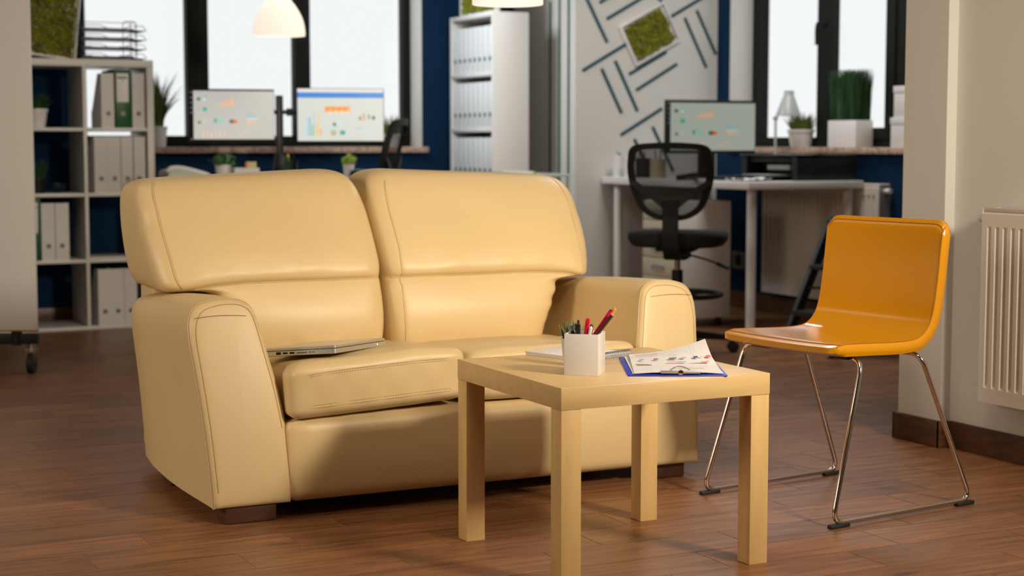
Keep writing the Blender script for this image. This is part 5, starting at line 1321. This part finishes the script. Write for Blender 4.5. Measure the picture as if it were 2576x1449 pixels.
c_, r_, hA, cy_ = cup_at(1655, 38, 400, BEIGE, 'beige pen cup seen through the mesh chair back')
for k, (dx, dz) in enumerate(((-0.02, 0.05), (0.02, 0.055))):
    stick(('left', 'right')[k]+' one of two dark pencils in the beige desk cup', (c_.x+dx*0.2, cy_, RZ+0.006), (c_.x+dx, cy_+0.003*k, RZ+hA+dz), 0.0035, BLACKPL, group='pencils in the beige desk cup', cat='pencil', name='pencil')
# stapler
a_ = at(1728, 447, Y=7.50)
stp = thing('stapler', 'black stapler on the corner desk seen through the chair mesh', 'stapler', (a_.x, 7.50, RZ), 0.25, world=False)
bm = NB(); box(bm, -0.07, 0.07, -0.018, 0.018, 0, 0.008, r=0.003); obj('stapler_base', bm, BLACKPL, stp, 40)
bm = NB(); b4 = set(bm.verts); box(bm, -0.07, 0.075, -0.015, 0.015, 0.0, 0.022, r=0.006, M=Matrix.Translation((0, 0, 0.012)) @ Matrix.Rotation(-0.10, 4, 'Y')); obj('stapler_arm', bm, BLACKPL, stp, 40)
bm = NB(); cyl(bm, (0.066, -0.017, 0.022), (0.066, 0.017, 0.022), 0.006, n=12); obj('hinge', bm, CHROME, stp, 40)
# keyboard, papers
k_ = at(1800, 447, Y=7.55)
keyboard('black keyboard on the corner desk in front of the monitor', (5.02, 7.42, RZ), 0.0, w=0.36)
pap = thing('loose_papers', 'crumpled white papers at the near edge of the corner desk', 'paper', (RX0+0.09, 7.20, RZ), world=False)
for k in range(3):
    bm = NB(); n = 10; G = []
    for j in range(n+1):
        G.append([bm.verts.new((-0.06+0.17*i/n + 0.008*k, -0.09+0.19*j/n+0.006*k, 0.002+0.003*k + (0.010 if k == 2 else 0.002)*abs(noise.noise(Vector((i*0.35, j*0.35, k*3))))*1.6)) for i in range(n+1)])
    for j in range(n):
        for i in range(n): bm.faces.new((G[j][i], G[j][i+1], G[j+1][i+1], G[j+1][i]))
    obj('paper_sheet', bm, PAPER, pap, 60)
# printer
py0 = 7.07; pxl = at(2006, 420, Y=py0).x; py1 = 7.58; pzt = at(2006, 392, Y=py0).z
pr2 = thing('printer', 'black desktop printer on the corner desk beside the grey lamp', 'printer', ((pxl+XRAD-0.06)/2, (py0+py1)/2, RZ))
pxl = min(pxl, 5.12); PXR = XRAD-0.015
bm = NB(); box(bm, pxl+0.10, PXR, py0, py1, RZ+0.004, pzt, r=0.006); box(bm, pxl, pxl+0.10, py0, py0+0.05, RZ+0.004, pzt-0.002, r=0.005); box(bm, pxl, pxl+0.10, py1-0.05, py1, RZ+0.004, pzt-0.002, r=0.005)
box(bm, pxl+0.02, pxl+0.10, py0+0.05, py1-0.05, pzt-0.035, pzt-0.006, r=0.003); obj('printer_body', bm, BLACKPL, pr2, 40)
bm = NB(); box(bm, pxl-0.01, PXR, py0-0.004, py1+0.004, pzt-0.003, pzt+0.006, r=0.003); obj('scanner_lid', bm, mat('gloss_black', (0.012, 0.012, 0.014), 0.12), pr2, 40)
bm = NB(); box(bm, pxl-0.10, pxl+0.10, py0+0.07, py1-0.07, RZ+0.018, RZ+0.026, r=0.003); obj('paper_tray', bm, BLACKPL, pr2, 40)
bm = NB(); box(bm, pxl+0.03, pxl+0.06, py0+0.11, py1-0.20, pzt-0.075, pzt-0.050, r=0.003); obj('control_panel', bm, GREYPL, pr2, 40)
bm = NB(); box(bm, pxl-0.09, pxl+0.06, py0+0.12, py1-0.14, RZ+0.0265, RZ+0.031); obj('tray_paper', bm, mat('grey_paper', (0.35, 0.34, 0.36), 0.6), pr2)
for yy in (py0+0.05, py1-0.05):
    bm = NB(); box(bm, pxl+0.01, pxl+0.03, yy-0.015, yy+0.015, RZ, RZ+0.0042); box(bm, PXR-0.04, PXR-0.02, yy-0.015, yy+0.015, RZ, RZ+0.0042); obj('rubber_foot', bm, RUBBER, pr2)
# small flowers behind the printer
fl = at(1915, 396, Y=7.72)
ft = thing('potted_flower', 'small yellow flower tuft in dark pot behind the printer', 'plant', (min(fl.x, XRAD-0.05), 7.70, RZ), world=False)
hf = at(1915, 400, Y=7.70).z-RZ
bm = NB(); lathe(bm, [(0, 0), (0.024, 0), (0.03, hf*0.8), (0, hf*0.8)], 16); obj('pot', bm, BLACKPL, ft, 40)
bm = NB(); round_leaves(bm, 30, 0.035, hf+0.002, 0.012, 21, 0.5); obj('foliage', bm, mat('yellow_petals', (0.30, 0.26, 0.02), 0.6), ft, 60)['kind'] = 'stuff'
# desk lamp
LY = 7.66
ls = at(1951, 392, Y=LY); lj = at(1951, 297, Y=LY); lh0 = at(1985, 228, Y=LY); lh1 = at(1985, 243, Y=LY); lh2 = at(1983, 291, Y=LY)
dl = thing('desk_lamp', 'grey adjustable desk lamp standing behind the black printer', 'lamp', (ls.x, LY, RZ))
bm = NB(); cyl(bm, (ls.x, LY, RZ), (ls.x, LY, RZ+0.018), 0.07, 0.065, n=30); obj('base', bm, LAMPGREY, dl, 40)
bm = NB(); tube(bm, [(ls.x, LY, RZ+0.018), (lj.x, LY, lj.z)], 0.007, 10); obj('stem', bm, LAMPGREY, dl, 40)
bm = NB(); cyl(bm, (lj.x, LY-0.012, lj.z), (lj.x, LY+0.012, lj.z), 0.011, n=14); tube(bm, [(lj.x, LY, lj.z), (at(1966, 272, Y=LY).x, LY, at(1966, 268, Y=LY).z), (at(1972, 250, Y=LY).x, LY, at(1972, 250, Y=LY).z)], 0.006, 10); obj('arm', bm, LAMPGREY, dl, 40)
bm = NB(); T_ = Vector((lh0.x, LY, lh0.z)); B_ = Vector((lh2.x, LY, lh2.z)); ax = (T_-B_); Lh = ax.length; q = ax.to_track_quat('Z', 'Y').to_matrix().to_4x4()
Rb = (at(2010, 291, Y=LY)-at(1958, 291, Y=LY)).length/2; Rt = Rb*0.40
pf = [(Rb, 0), (Rb*0.97, Lh*0.06), (Rt*1.15, Lh*0.76), (Rt, Lh*0.80), (Rt, Lh*0.98), (Rt*0.85, Lh)]
lathe(bm, pf + [(0.0001, Lh)], 30, Matrix.Translation(B_) @ q); lathe(bm, [(r-0.002, z) for r, z in pf[:4]], 30, Matrix.Translation(B_) @ q); obj('lamp_shade', bm, LAMPGREY, dl, 50)
# plants and boxes on the right sill
sz = SILLZ+0.006; SXm = XR+0.085
g0, g1_ = at(2099, 369, X=SXm).y, at(2190, 369, X=SXm).y
gh = at(2140, 303, X=SXm).z-sz; gt_ = at(2140, 176, X=SXm).z-sz
gp = pot_plant('grass_planter', 'tall dark green grass in square white planter on right sill', (SXm, (g0+g1_)/2+0.02, sz), 0.058, abs(g0-g1_)/2-0.035, gh, GRASSD, 1300, (gt_-gh-0.045, gt_-gh+0.005), 0.012, 0.006, 11, square=True)
s0, s1 = at(1995, 369, X=XR+0.10).y, at(2034, 369, X=XR+0.10).y
pot_plant('potted_grass', 'small yellow-green tuft in round white pot on right sill', (XR+0.10, (s0+s1)/2, sz), abs(s0-s1)/2*0.88*0.9, abs(s0-s1)/2*1.0, at(2015, 326, X=XR+0.10).z-sz, GRASSY, 230, (0.05, 0.125), 0.055, 0.008, 12)
b0y, b1y = at(2259, 369, X=XR+0.07).y, 6.70
def lid_box(label, y0, y1, z0, z1, x0, x1):
    t = thing('storage_box', label, 'box', ((x0+x1)/2, (y0+y1)/2, z0), group='lidded boxes on the right sill')
    bx('box_body', CARD, t, x0+0.003, x1-0.003, y0+0.003, y1-0.003, z0, z1-0.002, r=0.001); bx('box_lid', CARD, t, x0, x1, y0, y1, z1-0.035, z1, r=0.001)
zA = at(2265, 296, X=XR+0.07).z; zB = at(2270, 217, X=XR+0.07).z
lid_box('lower white lidded box on the right sill, half behind the wall', b1y, b0y, sz, zA, XR+0.015, XR+0.165)
lid_box('upper white lidded box on the right sill, stacked on another', b1y+0.01, at(2266, 250, X=XR+0.07).y, zA, zB, XR+0.02, XR+0.155)
# plants on the left sill
c1_ = at(402, 369, Y=YB+0.05)
lp = pot_plant('tall_grass_plant', 'tall wispy grass in white pot on left sill beside cube shelf', (c1_.x-0.004, YB+0.045, sz), 0.036, 0.045, at(400, 318, Y=YB+0.05).z-sz, GRASSY, 170, (0.14, 0.385), 0.14, 0.013, 31, curve=1.0, br=0.022)
c2_ = at(985, 369, Y=YB+0.07)
pot_plant('potted_grass', 'small spiky plant on left sill behind the right monitor', (c2_.x, YB+0.07, sz), 0.04, 0.05, 0.075, GRASSY, 120, (0.07, 0.15), 0.06, 0.008, 32)

# =================================================================== STEP LADDER
lf = at(2090, 903, Z=0)
sl = thing('step_ladder', 'black folding step ladder behind the ochre chair', 'ladder', (lf.x, lf.y, 0))
LYf = 6.12
pb_ = at(1985, 858, Y=LYf+0.25); pt_ = at(2094, 553, Y=LYf+0.25)
lyn = LYf; lyf_ = LYf+0.40
# front rails lean towards +X; far rail is the one seen left of the chair
def rail(x0, x1, y, z1, name='rail', w=0.026, d=0.045):
    bm = NB(); p0 = Vector((x0, y, 0.0)); p1 = Vector((x1, y, z1)); v = (p1-p0).normalized(); s_ = Vector((v.z, 0, -v.x))
    vs = []
    for p in (p0, p1):
        vs.append([bm.verts.new(p + s_*a*d/2 + Vector((0, b*w/2, 0)) + (Vector((0, 0, 0)) if p is p1 else -v*(min(0, 0)))) for a, b in ((-1, -1), (1, -1), (1, 1), (-1, 1))])
    bm.faces.new(vs[0]); bm.faces.new(vs[1])
    for k in range(4): bm.faces.new((vs[0][k], vs[0][(k+1) % 4], vs[1][(k+1) % 4], vs[1][k]))
    for v_ in bm.verts: v_.co.z = max(0.0, v_.co.z)
    obj(name, bm, BLACKMT, sl)
fa = at(2012, 770, Y=lyf_); fb = at(2092, 560, Y=lyf_)
sx = (fb.x-fa.x)/(fb.z-fa.z); xb0 = fa.x - sx*fa.z; zt3 = fb.z+0.02; xt0 = xb0+sx*zt3
for y in (lyn, lyf_): rail(xb0, xt0, y, zt3)
for y in (lyn+0.03, lyf_-0.03): rail(xt0+0.26, xt0+0.02, y, zt3-0.02, 'rear_rail', 0.02, 0.03)
for z in (at(2040, 783, Y=lyf_).z, at(2050, 670, Y=lyf_).z, at(2085, 556, Y=lyf_).z):
    x = xb0+sx*z
    bm = NB(); box(bm, x-0.045, x+0.075, lyn+0.012, lyf_-0.012, z-0.012, z+0.012, r=0.004); obj('step', bm, BLACKMT, sl, 40)
bm = NB(); z = at(2060, 722, Y=lyf_).z; tube(bm, [(xb0+sx*z, lyf_-0.02, z), (xt0+0.2, lyf_-0.05, z-0.01)], 0.006, 8); obj('brace', bm, mat('dark_green_metal', (0.01, 0.04, 0.02), 0.5), sl, 40)
for y in (lyn, lyf_): bm = NB(); box(bm, xb0-0.032, xb0+0.030, y-0.018, y+0.018, 0, 0.03, r=0.004); obj('rubber_foot', bm, RUBBER, sl, 40)

# =================================================================== OFFICE CHAIRS
def office_chair(label, loc, rz, seat_z, back_top, ring=True, scale=1.0):
    """faces local +Y; back frame at -Y"""
    t = thing('office_chair', label, 'office chair', loc, rz, 'black mesh office chairs', world=False); t.scale = (scale,)*3
    bm = NB()
    def sd(q):
        r = 0.5; return q
    lps = []
    for z, k in ((seat_z-0.075, 0.80), (seat_z-0.070, 0.90), (seat_z-0.045, 0.985), (seat_z-0.022, 1.0), (seat_z-0.006, 0.965), (seat_z, 0.86)):
        lp = []
        for j in range(48):
            a = 2*PI*j/48; e = 2/2.9
            x = math.copysign(abs(math.cos(a))**e, math.cos(a))*0.232*k; y = math.copysign(abs(math.sin(a))**e, math.sin(a))*0.225*k + 0.02
            lp.append(Vector((x, y, z + (0.012*(1-(x/0.23)**2) if z > seat_z-0.03 else 0) - 0.02*max(0, y/0.225)**3)))
        lps.append(lp)
    loft(bm, lps); obj('seat', bm, BLACKFAB, t, 60)
    # back frame outline in (x, z) then bowed in y
    H = back_top - seat_z - 0.10; z0 = seat_z+0.055
    H = back_top - z0
    outl = [(0, 0), (0.09, 0.012), (0.165, 0.075*1.0), (0.208, 0.19), (0.226, 0.30), (0.221, 0.40), (0.208, 0.455), (0.168, 0.482), (0.08, 0.492), (0, 0.495)]
    sc = H/0.495
    full = [(x, z) for x, z in outl] + [(-x, z) for x, z in outl[-2:0:-1]]
    P = catmull([(x*0.87, 0, z) for x, z in full], 5, closed=True)
    def bow(p, off=0): return Vector((p.x, -0.215 - 0.09*(p.z/0.495)**1.3 + 0.55*p.x*p.x + off - 0.0, z0 + p.z*sc))
    bm = NB(); N_ = len(P); rings = []
    for i, p in enumerate(P):
        c = Vector((0, 0, 0.25)); wd = 0.040 if p.z > 0.40 else 0.034
        inn = (c-p); inn.normalize()
        q0 = bow(p); q1 = bow(p+inn*wd)
        rings.append([bm.verts.new(q0+Vector((0, -0.008, 0))), bm.verts.new(q1+Vector((0, -0.010, 0))), bm.verts.new(q1+Vector((0, 0.010, 0))), bm.verts.new(q0+Vector((0, 0.012, 0)))])
    for i in range(N_):
        a, b = rings[i], rings[(i+1) % N_]
        for k in range(4): bm.faces.new((a[k], a[(k+1) % 4], b[(k+1) % 4], b[k]))
    obj('back_frame', bm, BLACKPL, t, 60)
    bm = NB(); cv = bm.verts.new(bow(Vector((0, 0, 0.25)), 0.006)); rr1 = [bm.verts.new(bow(Vector((p.x*0.5, 0, 0.25+(p.z-0.25)*0.5)), 0.006)) for p in P]; rr = [bm.verts.new(bow(Vector((p.x*0.90, 0, 0.25+(p.z-0.25)*0.90)), 0.004)) for p in P]
    for i in range(N_):
        bm.faces.new((rr1[i], rr1[(i+1) % N_], cv)); bm.faces.new((rr[i], rr[(i+1) % N_], rr1[(i+1) % N_], rr1[i]))
    obj('back_mesh', bm, MESHFAB, t, 60)
    bm = NB()
    for s_ in (-1, 1):
        pts = catmull([(s_*0.185, 0, 0.25), (s_*0.135, 0, 0.205), (s_*0.08, 0, 0.155), (s_*0.03, 0, 0.10)], 5)
        L0 = []
        for i, p in enumerate(pts):
            w2 = 0.015+0.006*i/len(pts); q = bow(p, -0.012)
            L0.append([q+Vector((0, -0.01, w2)), q+Vector((0, 0.01, w2)), q+Vector((0, 0.01, -w2)), q+Vector((0, -0.01, -w2))])
        loft(bm, L0)
    sw = 0.036
    pts = [bow(Vector((0, 0, 0.135)), -0.016), bow(Vector((0, 0, 0.03)), -0.02), Vector((0, -0.235, seat_z-0.03)), Vector((0, -0.19, seat_z-0.105)), Vector((0, -0.06, seat_z-0.115))]
    pts = catmull(pts, 6); L0 = []
    for i, p in enumerate(pts):
        tt = (pts[min(i+1, len(pts)-1)]-pts[max(i-1, 0)]).normalized(); nn = Vector((0, -tt.z, tt.y))
        L0.append([p+Vector((sw, 0, 0))+nn*0.012, p+Vector((-sw, 0, 0))+nn*0.012, p+Vector((-sw, 0, 0))-nn*0.012, p+Vector((sw, 0, 0))-nn*0.012])
    loft(bm, L0); obj('back_support', bm, BLACKPL, t, 40)
    bm = NB(); box(bm, -0.09, 0.09, -0.10, 0.12, seat_z-0.095, seat_z-0.073, r=0.006); box(bm, -0.055, 0.055, -0.09, 0.08, seat_z-0.135, seat_z-0.095, r=0.01); obj('tilt_mechanism', bm, BLACKPL, t, 40)
    bm = NB(); cyl(bm, (0, 0, seat_z-0.20), (0, 0, seat_z-0.13), 0.014, n=16); obj('gas_piston', bm, CHROME, t, 40)
    bm = NB(); cyl(bm, (0, 0, 0.10), (0, 0, seat_z-0.185), 0.029, 0.026, n=20); obj('column', bm, BLACKPL, t, 40)
    bm = NB(); tube(bm, [(0.05, 0.02, seat_z-0.115), (0.14, -0.01, seat_z-0.135), (0.20, -0.03, seat_z-0.155)], 0.005, 8); tube(bm, [(0.19, -0.027, seat_z-0.152), (0.245, -0.045, seat_z-0.170)], 0.0095, 10); obj('lever', bm, BLACKPL, t, 60)
    if ring:
        rz_ = 0.275
        bm = NB(); tube(bm, [(0.205*math.cos(2*PI*k/40), 0.205*math.sin(2*PI*k/40), rz_) for k in range(40)], 0.012, 10, closed=True)
        for k in range(4): a = PI/4+k*PI/2; tube(bm, [(0.025*math.cos(a), 0.025*math.sin(a), rz_), (0.205*math.cos(a), 0.205*math.sin(a), rz_)], 0.008, 8)
        cyl(bm, (0, 0, rz_-0.03), (0, 0, rz_+0.03), 0.04, n=20); obj('foot_ring', bm, BLACKPL, t, 60)
    bm = NB(); cyl(bm, (0, 0, 0.065), (0, 0, 0.115), 0.045, 0.035, n=20)
    for k in range(5):
        a = 2*PI*k/5+0.25; d = Vector((math.cos(a), math.sin(a), 0)); e = Vector((-math.sin(a), math.cos(a), 0))
        L0 = [[p + e*w_*ss + Vector((0, 0, hz_*hh)) for ss, hh in ((-1, -1), (1, -1), (1, 1), (-1, 1))] for p, w_, hz_ in ((d*0.03+Vector((0, 0, 0.09)), 0.026, 0.020), (d*0.27+Vector((0, 0, 0.068)), 0.017, 0.011))]
        loft(bm, L0)
    obj('star_base', bm, BLACKPL, t, 40)
    for k in range(5):
        a = 2*PI*k/5+0.25; d = Vector((math.cos(a), math.sin(a), 0))*0.265; e = Vector((-math.sin(a), math.cos(a), 0))
        bm = NB(); c = d+Vector((0, 0, 0.027)); cyl(bm, c-e*0.022, c-e*0.005, 0.027, n=18); cyl(bm, c+e*0.005, c+e*0.022, 0.027, n=18); cyl(bm, d+Vector((0, 0, 0.03)), d+Vector((0, 0, 0.062)), 0.008, n=10); obj('castor', bm, RUBBER, t, 40)
    return t
oc_ = at(1705, 600, Y=6.60)
office_chair('black mesh office chair on castors in front of the corner desk', (oc_.x+0.018, 6.63, 0), -math.radians(40), 0.575, 0.985)
o2 = at(960, 400, Y=7.72)
office_chair('black office chair seen side-on at the far desk, mostly hidden by sofa', (o2.x-0.20, 7.72, 0), math.radians(57), 0.66, 1.10, ring=False)
